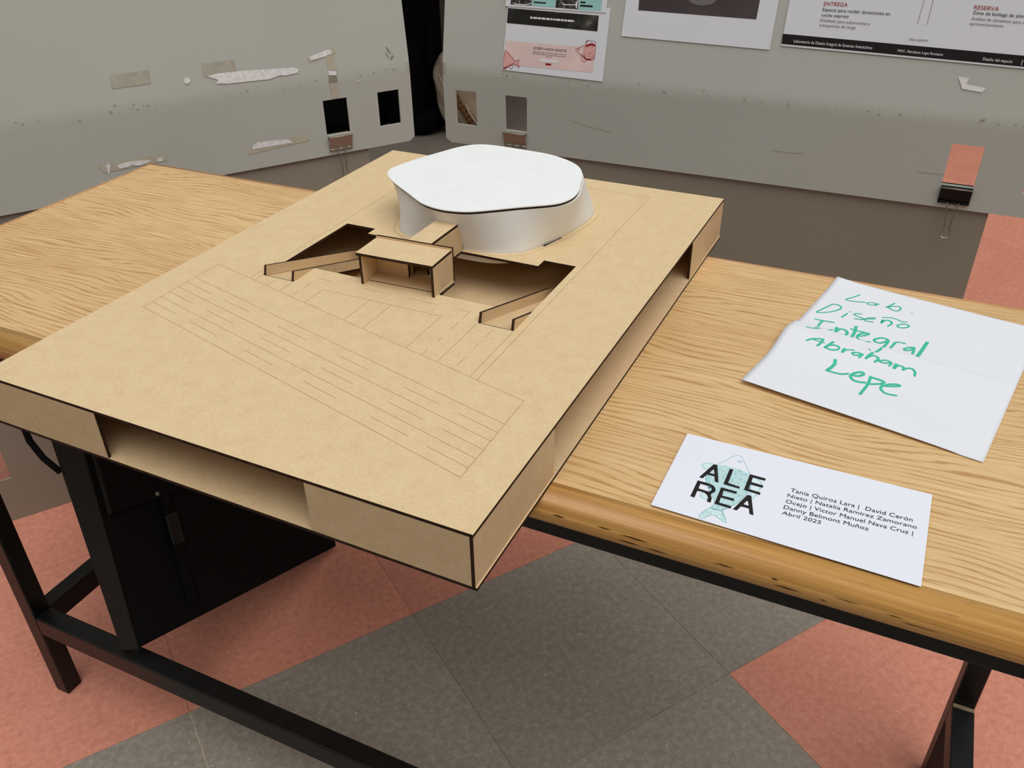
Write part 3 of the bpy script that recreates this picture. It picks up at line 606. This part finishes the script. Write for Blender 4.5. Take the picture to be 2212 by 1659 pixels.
# ------------------------------------------------------------------ papers on the table
pth = math.radians(-10.4); PO = Vector((.6079, .3499)); ea = Vector((math.cos(pth), math.sin(pth))); eb = Vector((-ea.y, ea.x))
def zp(a, b):
    z = .0012+.0038*max(0, 1-b/.06)*max(0, 1-a/.2)**.5
    g = math.exp(-(max(a, 0)/.11)**2)
    if b < .1395: z += .010*math.exp(-((b-.115)/.03)**2)*g
    else: z += .010*math.exp(-((.1395-.115)/.03)**2)*g*math.exp(-(b-.1395)/.006)
    z += .0016*math.exp(-abs(b-.1395)/.007)
    if b > .23: z += .003*((b-.23)/.049)**2*math.exp(-max(a, 0)/.03)
    return z
def PP(a, b, dz=0.):
    w = PO+ea*a+eb*b; return Vector((w.x, w.y, zp(a, b)+dz))
na, nb = 36, 112; vs = []; fs = []
for dz in (0., -.0002):
    for j in range(nb+1):
        for i in range(na+1): vs.append(PP(.2185*i/na, .279*j/nb, dz))
S = (na+1)*(nb+1)
for j in range(nb):
    for i in range(na):
        k = j*(na+1)+i; fs.append((k, k+1, k+na+2, k+na+1)); fs.append((S+k, S+k+na+1, S+k+na+2, S+k+1))
rim = [i for i in range(na+1)]+[(j+1)*(na+1)-1 for j in range(1, nb+1)]+[nb*(na+1)+i for i in range(na-1, -1, -1)]+[j*(na+1) for j in range(nb-1, 0, -1)]
for a, b in zip(rim, rim[1:]+rim[:1]): fs.append((a, S+a, S+b, b))
sheet = mesh('handwritten_sheet', vs, fs, 'paper', None, smooth=False)
for p_ in sheet.data.polygons: p_.use_smooth = True
tag(sheet, 'folded white sheet with a name handwritten in green marker, on the table', 'paper')
hb = Bag()
for w, pts in HAND:
    v, f = ribbon(smooth_poly(pts, 5), w*1.75); hb.add(v, f)
ho = mesh('handwriting', [PP(v.x, v.y, .00025) for v in hb.v], hb.f, 'marker_green', sheet, pivot=None)
ho.location = ho.location-(sheet.location-Vector((0, 0, TZ))); ho['label'] = 'green marker handwriting'

def flat_print(name, bag, mat, parent, fn, label=None):
    """bag of 2-D shapes -> thin print on a parent sheet; fn maps (x, y) to the frame measured from the table top"""
    o = mesh(name, [fn(v.x, v.y) for v in bag.v], bag.f, mat, parent)
    base = parent.location.copy(); base.z -= TZ
    o.location = o.location-base
    if label: o['label'] = label
    return o
# name card
cz0 = .0022
cb, cbr, ctr_, ctl = [Vector(c) for c in CARD]
cc = prism('name_card', [[cb, cbr, ctr_, ctl]], cz0-.0003, cz0, ('card_paper',), None, (0, 0, 0))
tag(cc, 'small printed card with fish logo and names, at the table front edge', 'card')
cf = lambda dz: (lambda x, y: Vector((x, y, cz0+dz)))
fb = Bag()
for k in ('body', 'tail', 'fin1', 'fin2', 'fin3'):
    v, f = poly_tri([FISH[k]]); fb.add(v, f)
# head stays paper-white: only the scaled part is tinted
flat_print('fish_tint', fb, 'fish_fill', cc, cf(.00008))
pb = Bag(); body = FISH['body']
hd = [(.6270, .2260), (.6357, .2273), (.6430, .2190), (.6395, .2080), (.6300, .2085), (.6180, .2125)]
xs = [q[0] for q in body]; ys = [q[1] for q in body]
hp = Bag(); bw_ = [Vector(q) for q in body]
headpoly = [bw_[i] for i in (0, 1, 2, 3, 4)]+[bw_[4].lerp(bw_[22], .35)+Vector((0, .002)), bw_[4].lerp(bw_[22], .7)+Vector((0, .002)), bw_[22], bw_[23], bw_[24]]
v, f = poly_tri([headpoly]); hp.add(v, f); flat_print('fish_head', hp, 'card_paper', cc, cf(.00012))
lb = Bag()
for k in ('body', 'tail', 'fin1', 'fin2', 'fin3'):
    q = smooth_poly(FISH[k], 3, True); v, f = ribbon(q+[q[0]], .00055); lb.add(v, f)
ec, ex, ey = [Vector(q) for q in FISHEYE]
for r in (1., .45):
    q = [ec+(ex-ec)*math.cos(t)*r+(ey-ec)*math.sin(t)*r for t in [2*math.pi*k/16 for k in range(17)]]
    v, f = ribbon(q, .0004); lb.add(v, f)
y = min(ys); row = 0
while y < max(ys):
    x = min(xs)+(row % 2)*.00125
    while x < max(xs):
        q = (x, y)
        if inside(q, body) and not inside(q, [tuple(h) for h in headpoly]):
            pts = [Vector((x+.0011*math.cos(t), y+.0010*math.sin(t))) for t in [math.pi*(1.0+k/5) for k in range(6)]]
            v, f = ribbon(pts, .00022); lb.add(v, f)
            if random.random() < .16:
                pb.add([(x-.0011, y), (x, y-.001), (x+.0011, y), (x, y+.001)], [(0, 1, 2, 3)])
        x += .0025
    y += .0013; row += 1
tq = FISH['tail']
for k in range(2, 13):
    a = Vector(tq[0]).lerp(Vector(tq[13]), (k-2)/10); b = Vector(tq[k]); v, f = ribbon([a.lerp(b, .25), a.lerp(b, .85)], .0003); lb.add(v, f)
for k in (0, 2): pass
v, f = poly_tri([[body[i] for i in (17, 18, 19, 20)]+[tuple(Vector(body[i]).lerp(Vector((sum(xs)/len(xs), sum(ys)/len(ys))), .2)) for i in (20, 19, 18, 17)]]); pb.add(v, f)
flat_print('fish_patches', pb, 'fish_patch', cc, cf(.00016))
flat_print('fish_lines', lb, 'fish_line', cc, cf(.0002))
for lp in LOGO:
    b_ = Bag(); v, f = poly_tri(lp); b_.add(v, f); flat_print('logo_letter', b_, 'ink_black', cc, cf(.00028))
for t, (a, b, h) in NAMES:
    nb_ = Bag(); place_text(nb_, t, a, b, h); flat_print('name_line', nb_, 'ink_navy', cc, cf(.00028))


# ------------------------------------------------------------------ display panels
ZBOT, ZBEND = -.102, .047
class Panel:
    def __init__(s, P0, ang, lean):
        a = math.radians(ang); s.P = Vector((P0[0], P0[1], 0)); s.d = Vector((math.cos(a), math.sin(a), 0)); s.n = Vector((-s.d.y, s.d.x, 0)); s.lean = lean
        s.front = -1.
    def pt(s, u, z, off=0.):
        """point on the front face; off = towards the viewer"""
        k = s.lean*(z-ZBEND) if z > ZBEND else 0.
        return s.P+s.d*u+s.n*(k-off)+Vector((0, 0, z))
RPN = Panel((0, 1.2), .8, .2); LPN = Panel((-.8, .385), 56.3, .12)
HB, HT = -.0615, .0075
def folded_panel(pn, s0, s1, holes, label, ztop=1.05):
    us = sorted(set([s0, s0+.012, s1-.012, s1]+[x for h in holes for x in h]))
    rows = [(ZBOT, 0), (HB, 0), (HT, 0), (ZBEND-.012, 0)]
    R_ = .03
    rows += [(ZBEND-.006, 0), (ZBEND, 0), (ZBEND+.006, 0), (ZBEND+.012, 0), (.2, 0), (.5, 0), (ztop, 0)]
    zs = [r[0] for r in rows]
    def k_(z):
        if z <= ZBEND-.012: return 0.
        if z >= ZBEND+.012: return pn.lean*(z-ZBEND)
        t = (z-(ZBEND-.012))/.024; return pn.lean*.012*t*t
    def P_(u, z, dep): return pn.P+pn.d*u+pn.n*(k_(z)+dep)+Vector((0, 0, z))
    nu, nz = len(us), len(zs); vs = []; fs = []
    def zz(i, j):
        if j == 0 and i in (0, nu-1): return zs[0]+.008
        return zs[j]
    for dep in (0., .004):
        for j in range(nz):
            for i in range(nu): vs.append(P_(us[i], zz(i, j), dep))
    S = nu*nz
    def solid(i, j):
        if i < 0 or j < 0 or i >= nu-1 or j >= nz-1: return False
        return not (j == 1 and any(abs(us[i]-h[0]) < 1e-6 for h in holes))
    for j in range(nz-1):
        for i in range(nu-1):
            if not solid(i, j): continue
            a, b, c, d = j*nu+i, j*nu+i+1, (j+1)*nu+i+1, (j+1)*nu+i
            fs += [(a, b, c, d), (S+a, S+d, S+c, S+b)]
            if not solid(i, j-1): fs.append((a, S+a, S+b, b))
            if not solid(i, j+1): fs.append((d, c, S+c, S+d))
            if not solid(i-1, j): fs.append((a, d, S+d, S+a))
            if not solid(i+1, j): fs.append((b, S+b, S+c, c))
    root = thing('display_panel', label, 'display panel', pn.P+pn.d*((s0+s1)/2)+Vector((0, 0, ZBOT)))
    off = root.location-Vector((0, 0, TZ))
    o = mesh('board_sheet', [v-off for v in vs], fs, 'grey_board', root)
    for p_ in o.data.polygons:
        cen = p_.center+o.location+off
        p_.use_smooth = abs(cen.z-ZBEND) < .013
    return root, off
pl, offl = folded_panel(LPN, -.20, .9555, [(.7635, .814), (.880, .9273)], 'grey display panel with torn tape scraps, left of the dark gap')
pr, offr = folded_panel(RPN, -.2025, .952, [(-.1750, -.1275), (-.0630, -.0150), (.7566, .8063), (.8790, .9260)], 'grey display panel with printed sheets taped on it, right of the dark gap')
def stick(name, poly, pn, root, off, mat, h, label=None, k=0.):
    b_ = Bag(); v, f = poly_tri([poly]); n = len(v)
    vs = [pn.pt(q.x, q.y, h)-off for q in v]
    o = mesh(name, vs, f, mat, root)
    if label: o['label'] = label
    return o
for i, t in enumerate(TAPES): stick('tape_strip', t, LPN, pl, offl, 'tape_clear' if i in (0, 1) else 'tape_old', .0006)
for t in TORNS: stick('torn_paper', t, LPN, pl, offl, 'torn_white', .0012)
for t in STAINS[:1]: stick('stain', t, LPN, pl, offl, 'grime', .0009)
q0 = [Vector(t) for t in STAINS[1]]
for i_, w_ in ((0, .0022), (2, .0040), (4, .0016)):
    v, f = ribbon([q0[i_].lerp(q0[(i_+1) % 6], .2), q0[(i_+1) % 6].lerp(q0[(i_+2) % 6], .3)], w_)
    mesh('stain', [LPN.pt(q.x, q.y, .0009)-offl for q in v], f, 'grime', pl)
stick('torn_paper', TORN_R, RPN, pr, offr, 'torn_white', .0012)
# scuffs along the folds
for pn, root, off, s0, s1, num in ((LPN, pl, offl, -.1, .95, 60), (RPN, pr, offr, -.2, .9, 70)):
    sb = Bag()
    for _ in range(num):
        u = random.uniform(s0, s1); z = ZBEND+random.gauss(-.001, .0035); w = random.uniform(.001, .008); hh = random.uniform(.0003, .0008)
        sb.add([(u, z), (u+w*.6, z-hh), (u+w, z+hh*.2), (u+w*.4, z+hh)], [(0, 1, 2, 3)])
    o = mesh('fold_scuffs', [pn.pt(v.x, max(v.y, ZBEND-.012), .0012)-off for v in sb.v], sb.f, 'grime', root); o['kind'] = 'stuff'
for a in (SCR_R[:3], SCR_R[3:5], SCR_R[5:8]):
    v, f = ribbon(a, .0010); mesh('scratch', [RPN.pt(q.x, q.y, .0008)-offr for q in v], f, 'tape_clear', pr)
# stands behind the flaps
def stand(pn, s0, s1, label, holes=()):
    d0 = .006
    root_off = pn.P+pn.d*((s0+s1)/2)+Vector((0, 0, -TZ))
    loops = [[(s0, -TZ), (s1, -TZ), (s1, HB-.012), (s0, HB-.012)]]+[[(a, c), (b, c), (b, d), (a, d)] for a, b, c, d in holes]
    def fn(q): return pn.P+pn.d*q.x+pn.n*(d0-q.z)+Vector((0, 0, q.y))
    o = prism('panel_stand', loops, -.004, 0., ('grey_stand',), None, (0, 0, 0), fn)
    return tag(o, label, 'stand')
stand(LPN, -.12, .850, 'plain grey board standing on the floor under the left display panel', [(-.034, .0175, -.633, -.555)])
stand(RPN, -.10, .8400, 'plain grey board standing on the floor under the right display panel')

# ------------------------------------------------------------------ binder clips
def clip(pn, uc, label, mat):
    hw = .0245; z1, z0 = -.0645, -.0905
    root = thing('binder_clip', label, 'binder clip', pn.pt(uc, z0)); off = root.location-Vector((0, 0, TZ))
    def P_(u, z, f): return pn.pt(uc+u, z, f)-off
    # folded sheet: front jaw, spine through the hole, back jaw
    pr_ = [(z0, .0012), (z1, .0115), (z1+.0012, .0105), (z1+.0012, -.016), (z1, -.0175), (z0, -.0118)]
    vs = []
    for u in (-hw, hw):
        for z, f in pr_: vs.append(P_(u, z, f))
        for z, f in pr_: vs.append(P_(u, z-(.0006 if abs(z-z0) > 1e-6 else 0), f-(.0006 if f > 0 else -.0006)))
    n = len(pr_); fs = []
    for i in range(n-1):
        fs.append((i, i+1, 2*n+i+1, 2*n+i)); fs.append((n+i, 3*n+i, 3*n+i+1, n+i+1))
        fs.append((i, n+i, n+i+1, i+1)); fs.append((2*n+i, 2*n+i+1, 3*n+i+1, 3*n+i))
    mesh('jaw', vs, fs, mat, root)
    lip = 'clip_steel'
    for a, b, dz in ((-hw, -.0085, 0), (-.008, .0095, 0), (.0105, hw, .003)):
        tube('lip', [P_(a, z0-.0003, .0028), P_(b, z0-.0003, .0028)], .0021, mat if mat == 'clip_steel' else 'clip_black', root, 10)
    tube('spine_fold', [P_(-hw, z1+.0004, .0112), P_(hw, z1+.0004, .0112)], .0009, lip, root, 8)
    pts = [(-.017, z0, .0028), (-.0085, z0, .0030), (-.0078, z0-.004, .0045), (-.0040, z0-.040, .0105), (-.0070, z0-.052, .0112), (-.0070, z0-.0575, .0115), (-.0035, z0-.0605, .0118), (.0035, z0-.0605, .0118), (.0070, z0-.0575, .0115), (.0070, z0-.052, .0112), (.0040, z0-.040, .0105), (.0078, z0-.004, .0045), (.0085, z0, .0030), (.017, z0, .0028)]
    tube('wire_handle', [P_(*q) for q in pts], .0009, 'clip_wire', root, 8)
clip(LPN, .7892, 'silver binder clip hanging on the left display panel', 'clip_steel')
clip(RPN, -.0400, 'silver binder clip half hidden behind the white building', 'clip_steel')
clip(RPN, .7815, 'black binder clip with wire handle on the right display panel', 'clip_black')

# ------------------------------------------------------------------ printed sheets on the right panel
def sheet_on(name, quad, label, h=.0016, top=None):
    q = [Vector(c) for c in quad]
    if top:                       # continue the sheet up to its full height
        q[2] = q[1]+(q[2]-q[1]).normalized()*top; q[3] = q[0]+(q[3]-q[0]).normalized()*top
    n = 6; vs = []; fs = []
    for dh in (h, h-.0003):
        for j in range(n+1):
            t = j/n; a = q[0].lerp(q[3], t); b = q[1].lerp(q[2], t)
            for e in (a, b): vs.append(RPN.pt(e.x, e.y, dh))
    S = 2*(n+1)
    for j in range(n):
        k = 2*j; fs += [(k, k+1, k+3, k+2), (S+k, S+k+2, S+k+3, S+k+1), (k, k+2, S+k+2, S+k), (k+1, S+k+1, S+k+3, k+3)]
    fs += [(0, S, S+1, 1), (2*n, 2*n+1, S+2*n+1, S+2*n)]
    o = mesh(name, vs, fs, 'print_white' if False else 'paper')
    return tag(o, label, 'printed sheet'), h
def pprint_(name, par, h, polys, mat, dh=.0003, label=None):
    b_ = Bag()
    for pp in polys:
        v, f = poly_tri([pp]); b_.add(v, f)
    return flat_print(name, b_, mat, par, lambda x, y: RPN.pt(x, y, h+dh), label)
def words(quad3, seed, mat_bag, gap=.18):
    """unreadable small print as a row of short bars"""
    a, b, h = [Vector(q) for q in quad3]; rnd = random.Random(seed); t = 0.
    L = (b-a).length; u = (b-a)/L; v_ = h-a
    while t < L:
        w = min(rnd.uniform(.0035, .011), L-t)
        mat_bag.add([a+u*t, a+u*(t+w), a+u*(t+w)+v_, a+u*t+v_], [(0, 1, 2, 3)]); t += w+.0013
def extend_up(q, top):
    q = [Vector(c) for c in q]; q[2] = q[1]+(q[2]-q[1]).normalized()*top; q[3] = q[0]+(q[3]-q[0]).normalized()*top; return q
ns, nh = sheet_on('newsletter_print', N_page, 'printed web page with pink newsletter box and two red fish', .0014)
pprint_('banner', ns, nh, [N_ban], 'print_dark_photo')
b_ = Bag(); words(N_bantxt, 3, b_); flat_print('banner_text', b_, 'print_white', ns, lambda x, y: RPN.pt(x, y, nh+.0006))
pprint_('pink_box', ns, nh, [N_pink], 'print_pink')
b_ = Bag(); place_text(b_, 'SUSCRÍBETE A NUESTRO NEWSLETTER', *N_title); flat_print('headline', b_, 'ink_black', ns, lambda x, y: RPN.pt(x, y, nh+.0006))
b_ = Bag()
for i, q in enumerate(N_lines):
    a, b, h = [Vector(c) for c in q]; words((a, b, a+(h-a)*.55), 10+i, b_)
flat_print('small_print', b_, 'print_grey', ns, lambda x, y: RPN.pt(x, y, nh+.0006))
pprint_('input_field', ns, nh, [N_btn], 'print_white', .0006); pprint_('red_button', ns, nh, [N_red], 'print_red', .0006)
pprint_('fish_print', ns, nh, [N_fishRfill], 'print_rose', .0007); pprint_('fish_print', ns, nh, [N_fishL], 'print_rose', .0007)
def fish_outline(outl, fin, fillp, num, extra):
    b_ = Bag()
    for q in (outl, fin):
        w = smooth_poly(q, 3, True); v, f = ribbon(w+[w[0]], .0007); b_.add(v, f)
    xs = [q[0] for q in fillp]; ys = [q[1] for q in fillp]
    for _ in range(num):
        q = (random.uniform(min(xs), max(xs)), random.uniform(min(ys), max(ys)))
        if inside(q, fillp): b_.add([(q[0]-.0007, q[1]), (q[0], q[1]-.0006), (q[0]+.0007, q[1]), (q[0], q[1]+.0006)], [(0, 1, 2, 3)])
    for pts, w in extra:
        v, f = ribbon([Vector(p_) for p_ in pts], w); b_.add(v, f)
    o = flat_print('fish_outline', b_, 'print_red', ns, lambda x, y: RPN.pt(x, y, nh+.0010)); o['kind'] = 'stuff'
q = [Vector(c) for c in N_fishR]
fish_outline(N_fishR, N_fishRfin, N_fishRfill, 46, [((N_fishReye[0], N_fishReye[1]), .0016), ((q[8], q[9]), .0022), ((q[3], q[4]), .0016), ((q[9], q[10]), .002), ((q[3]+Vector((.001, -.006)), q[5]+Vector((0, -.005)), q[6]+Vector((-.002, -.004))), .0035)])
fish_outline(N_fishL, N_fishLfin, N_fishL, 26, [((N_fishL[10], N_fishL[11]), .0018)])
us_, uh = sheet_on('web_page_print', U_page, 'printed web page with turquoise blocks, overlapping the newsletter print', .0026, .21)
def upq(q, t=.12): return extend_up(q, t)
pprint_('turquoise_block', us_, uh, [upq(U_teal[0])], 'print_teal'); pprint_('turquoise_block', us_, uh, [upq(U_teal[1])], 'print_teal')
for q in U_dark: pprint_('photo', us_, uh, [upq(q)], 'print_bw')
for q in U_pale: pprint_('photo_highlight', us_, uh, [q], 'print_white', .0006)
for q in U_lab: pprint_('caption_bar', us_, uh, [q], 'ink_black', .0006)
ps, ph_ = sheet_on('photo_print', P2, 'white sheet with a dark photograph, between two text sheets', .0016, .20)
pprint_('photograph', ps, ph_, [upq(P2img, .15)], 'print_photo')
ell = [Vector(q) for q in P2ell]; ec = (ell[0]+ell[2])/2; rx_ = (ell[2]-ell[0])/2; ry_ = Vector((0, .0105))
pprint_('pale_bowl', ps, ph_, [[ec+Vector((0, .003))+rx_*math.cos(t)+ry_*math.sin(t) for t in [2*math.pi*k/24 for k in range(24)]]], 'print_grey', .0006)
is_, ih = sheet_on('information_poster', [P3[0], Vector(P3[0])+(Vector(P3[1])-Vector(P3[0]))*1.13, Vector(P3[2])+Vector((.05, 0)), P3[3]], 'wide information poster with black footer band, right end of the panel', .0018, .29)
pprint_('footer_band', is_, ih, [[P3band[0], Vector(P3band[0])+(Vector(P3band[1])-Vector(P3band[0]))*1.13, Vector(P3band[3])+(Vector(P3band[2])-Vector(P3band[3]))*1.13, P3band[3]]], 'ink_black')
for t, c, (a, b, h) in P3txt:
    b_ = Bag(); place_text(b_, t, a, b, h)
    flat_print({'r': 'heading', 'k': 'text_line', 'g': 'note_line', 'w': 'footer_text'}[c], b_, {'r': 'print_red', 'k': 'ink_black', 'g': 'print_grey', 'w': 'print_white'}[c], is_, lambda x, y: RPN.pt(x, y, ih+.0007))
b_ = Bag(); q = [Vector(c) for c in P3rect]
q[0] = q[1]+(q[0]-q[1]).normalized()*.12; q[3] = q[2]+(q[3]-q[2]).normalized()*.12
v, f = ribbon(q, .0006); b_.add(v, f); flat_print('outline_drawing', b_, 'print_grey', is_, lambda x, y: RPN.pt(x, y, ih+.0007))
b_ = Bag(); q = [Vector(c) for c in P3logo]
for k in range(4):
    v, f = ribbon([q[0]+Vector((.004*k, .001*k)), q[1]+Vector((.005*k, -.002*k)), q[2]+Vector((.004*k, .001*k))], .0007); b_.add(v, f)
flat_print('footer_emblem', b_, 'print_white', is_, lambda x, y: RPN.pt(x, y, ih+.0007))

# ------------------------------------------------------------------ black bag under the table
c0 = Vector((-.150, .141, -.541)); Bv = (Vector((-.146, .600, -.7275))-c0); Bl = Bv.length; Bv.normalize()
Sv = Vector((-.135, .107, .26)); Sv = (Sv-Bv*Sv.dot(Bv)).normalized(); Nv = Bv.cross(Sv).normalized()
if Nv.x < 0: Nv = -Nv
bag = thing('shoulder_bag', 'flat black fabric bag with a buckle, leaning on the table stretcher', 'bag', c0)
def BG(a, s, t): return Bv*a+Sv*s+Nv*t
def slab(name, a0, a1, s0, s1, t0, t1, mat, r=.0, par=bag):
    vs = [BG(*q) for q in boxv(a0, a1, s0, s1, t0, t1)]
    o = mesh(name, vs, BOXF, mat, par)
    if r: bevel(o, r, 3)
    return o
TH = .036; HS = .40
wb_ = None
def wedge(name, a0, a1, t0, t1, th0, th1, mat, r):
    vs = [BG(a, s, (t1 if t else -(th0 if s <= 0 else th1))) for a, s, t in [(a0, 0, 0), (a1, 0, 0), (a1, HS, 0), (a0, HS, 0), (a0, 0, 1), (a1, 0, 1), (a1, HS, 1), (a0, HS, 1)]]
    o = mesh(name, vs, BOXF, mat, bag); bevel(o, r, 3); return o
wedge('body', .004, Bl-.004, 0, -.004, .014, .064, 'bag_fabric', .006)
wedge('gusset', -.001, .004, 0, -.002, TH, .066, 'bag_gusset', .002)
slab('flap', .015, Bl-.01, .20, HS+.002, -.004, .002, 'bag_fabric', .004)
slab('flap_trim', .012, .018, .20, HS, -.003, .003, 'bag_gusset', .002)
bk = slab('buckle', .104, .128, .122, .172, .000, .007, 'bag_buckle', .003)
slab('buckle_strap', .108, .124, .03, .24, -.003, .003, 'bag_fabric', .001)
slab('rivet', .100, .106, .205, .211, .001, .004, 'clip_steel', .001)
tube('carry_loop', [BG(*q) for q in [(.0, .392, -.064), (-.004, .388, -.092), (-.006, .362, -.104), (-.005, .335, -.100), (-.004, .305, -.082), (-.002, .280, -.058)]], .005, 'bag_fabric', bag, 8)

# ------------------------------------------------------------------ things in the dark gap behind the panels
def blob(name, c, r, mat, parent=None, p=2.6, seg=28, rings=18, fn=None, label=None, cat=None):
    vs = []; fs = []
    for j in range(rings+1):
        t = math.pi*j/rings-math.pi/2
        for i in range(seg):
            a = 2*math.pi*i/seg
            def sp(x): return math.copysign(abs(x)**(2/p), x)
            q = Vector((sp(math.cos(t))*sp(math.cos(a))*r[0], sp(math.cos(t))*sp(math.sin(a))*r[1], sp(math.sin(t))*r[2]))
            if fn: q = fn(q)
            vs.append(Vector(c)+q)
    for j in range(rings):
        for i in range(seg): fs.append((j*seg+i, j*seg+(i+1) % seg, (j+1)*seg+(i+1) % seg, (j+1)*seg+i))
    return mesh(name, vs, fs, mat, parent, smooth=True)
bp = thing('backpack', 'tall black backpack standing in the dark gap between the panels', 'backpack', (-1.475, 3.12, -TZ))
blob('body', (0, 0, .42), (.115, .12, .42), 'black_cloth', bp, 3.6)
blob('front_pocket', (.03, -.11, .24), (.085, .055, .19), 'black_cloth', bp, 3.2)
blob('base_pad', (.03, -.03, .06), (.125, .13, .06), 'black_cloth', bp, 3.0)
tube('strap', [(.10, -.06, .70), (.15, -.09, .55), (.15, -.10, .35), (.12, -.08, .16)], .014, 'black_cloth', bp)
wbg = thing('canvas_bag', 'pale canvas bag with folds, beside the black backpack', 'bag', (-1.18, 3.10, -TZ))
blob('body', (.0, 0, .19), (.155, .10, .19), 'pale_canvas', wbg, 2.6, 48, 24, lambda q: q+Vector((.03*q.z/.17*-1., 0, 0))+Vector((0, -.008*math.sin(60*(q.x+.6*q.z)), 0)))
for k in range(3):
    tube('fold_seam', [(-.10+.05*k, -.085, .28-.02*k), (-.05+.05*k, -.106, .18-.02*k), (.0+.05*k, -.100, .07)], .006, 'pale_canvas', wbg)
blob('green_tag', (.012, -.10, .30), (.006, .006, .026), 'green_plastic', wbg)
for k in range(9):
    t = k/8; blob('strap_rib', (-.035+.10*t, -.100-.012*math.sin(math.pi*t), .235-.15*t), (.012, .012, .014), 'brown_rib', wbg, 3, 10, 6)
cab = thing('storage_cabinet', 'black cabinet in the shade behind the left display panel', 'cabinet', (-2.15, 2.78, -TZ))
box('carcass', (-.60, .53, 0, .40, .05, .95), 'black_cloth', cab, .004)
box('plinth', (-.57, .50, .03, .38, 0, .05), 'black_cloth', cab)
for x in (-.315, .255):
    d_ = box('door', (x-.270, x+.270, -.018, 0,   .08, .92), 'black_cloth', cab, .004)
    h_ = box('door_handle', (x-.01*(1 if x > 0 else -1)-.012-.20*(1 if x > 0 else -1), x-.20*(1 if x > 0 else -1), -.03, -.018, .5, .62), 'clip_black', cab)
    h_.parent = d_; h_.location = h_.location-d_.location
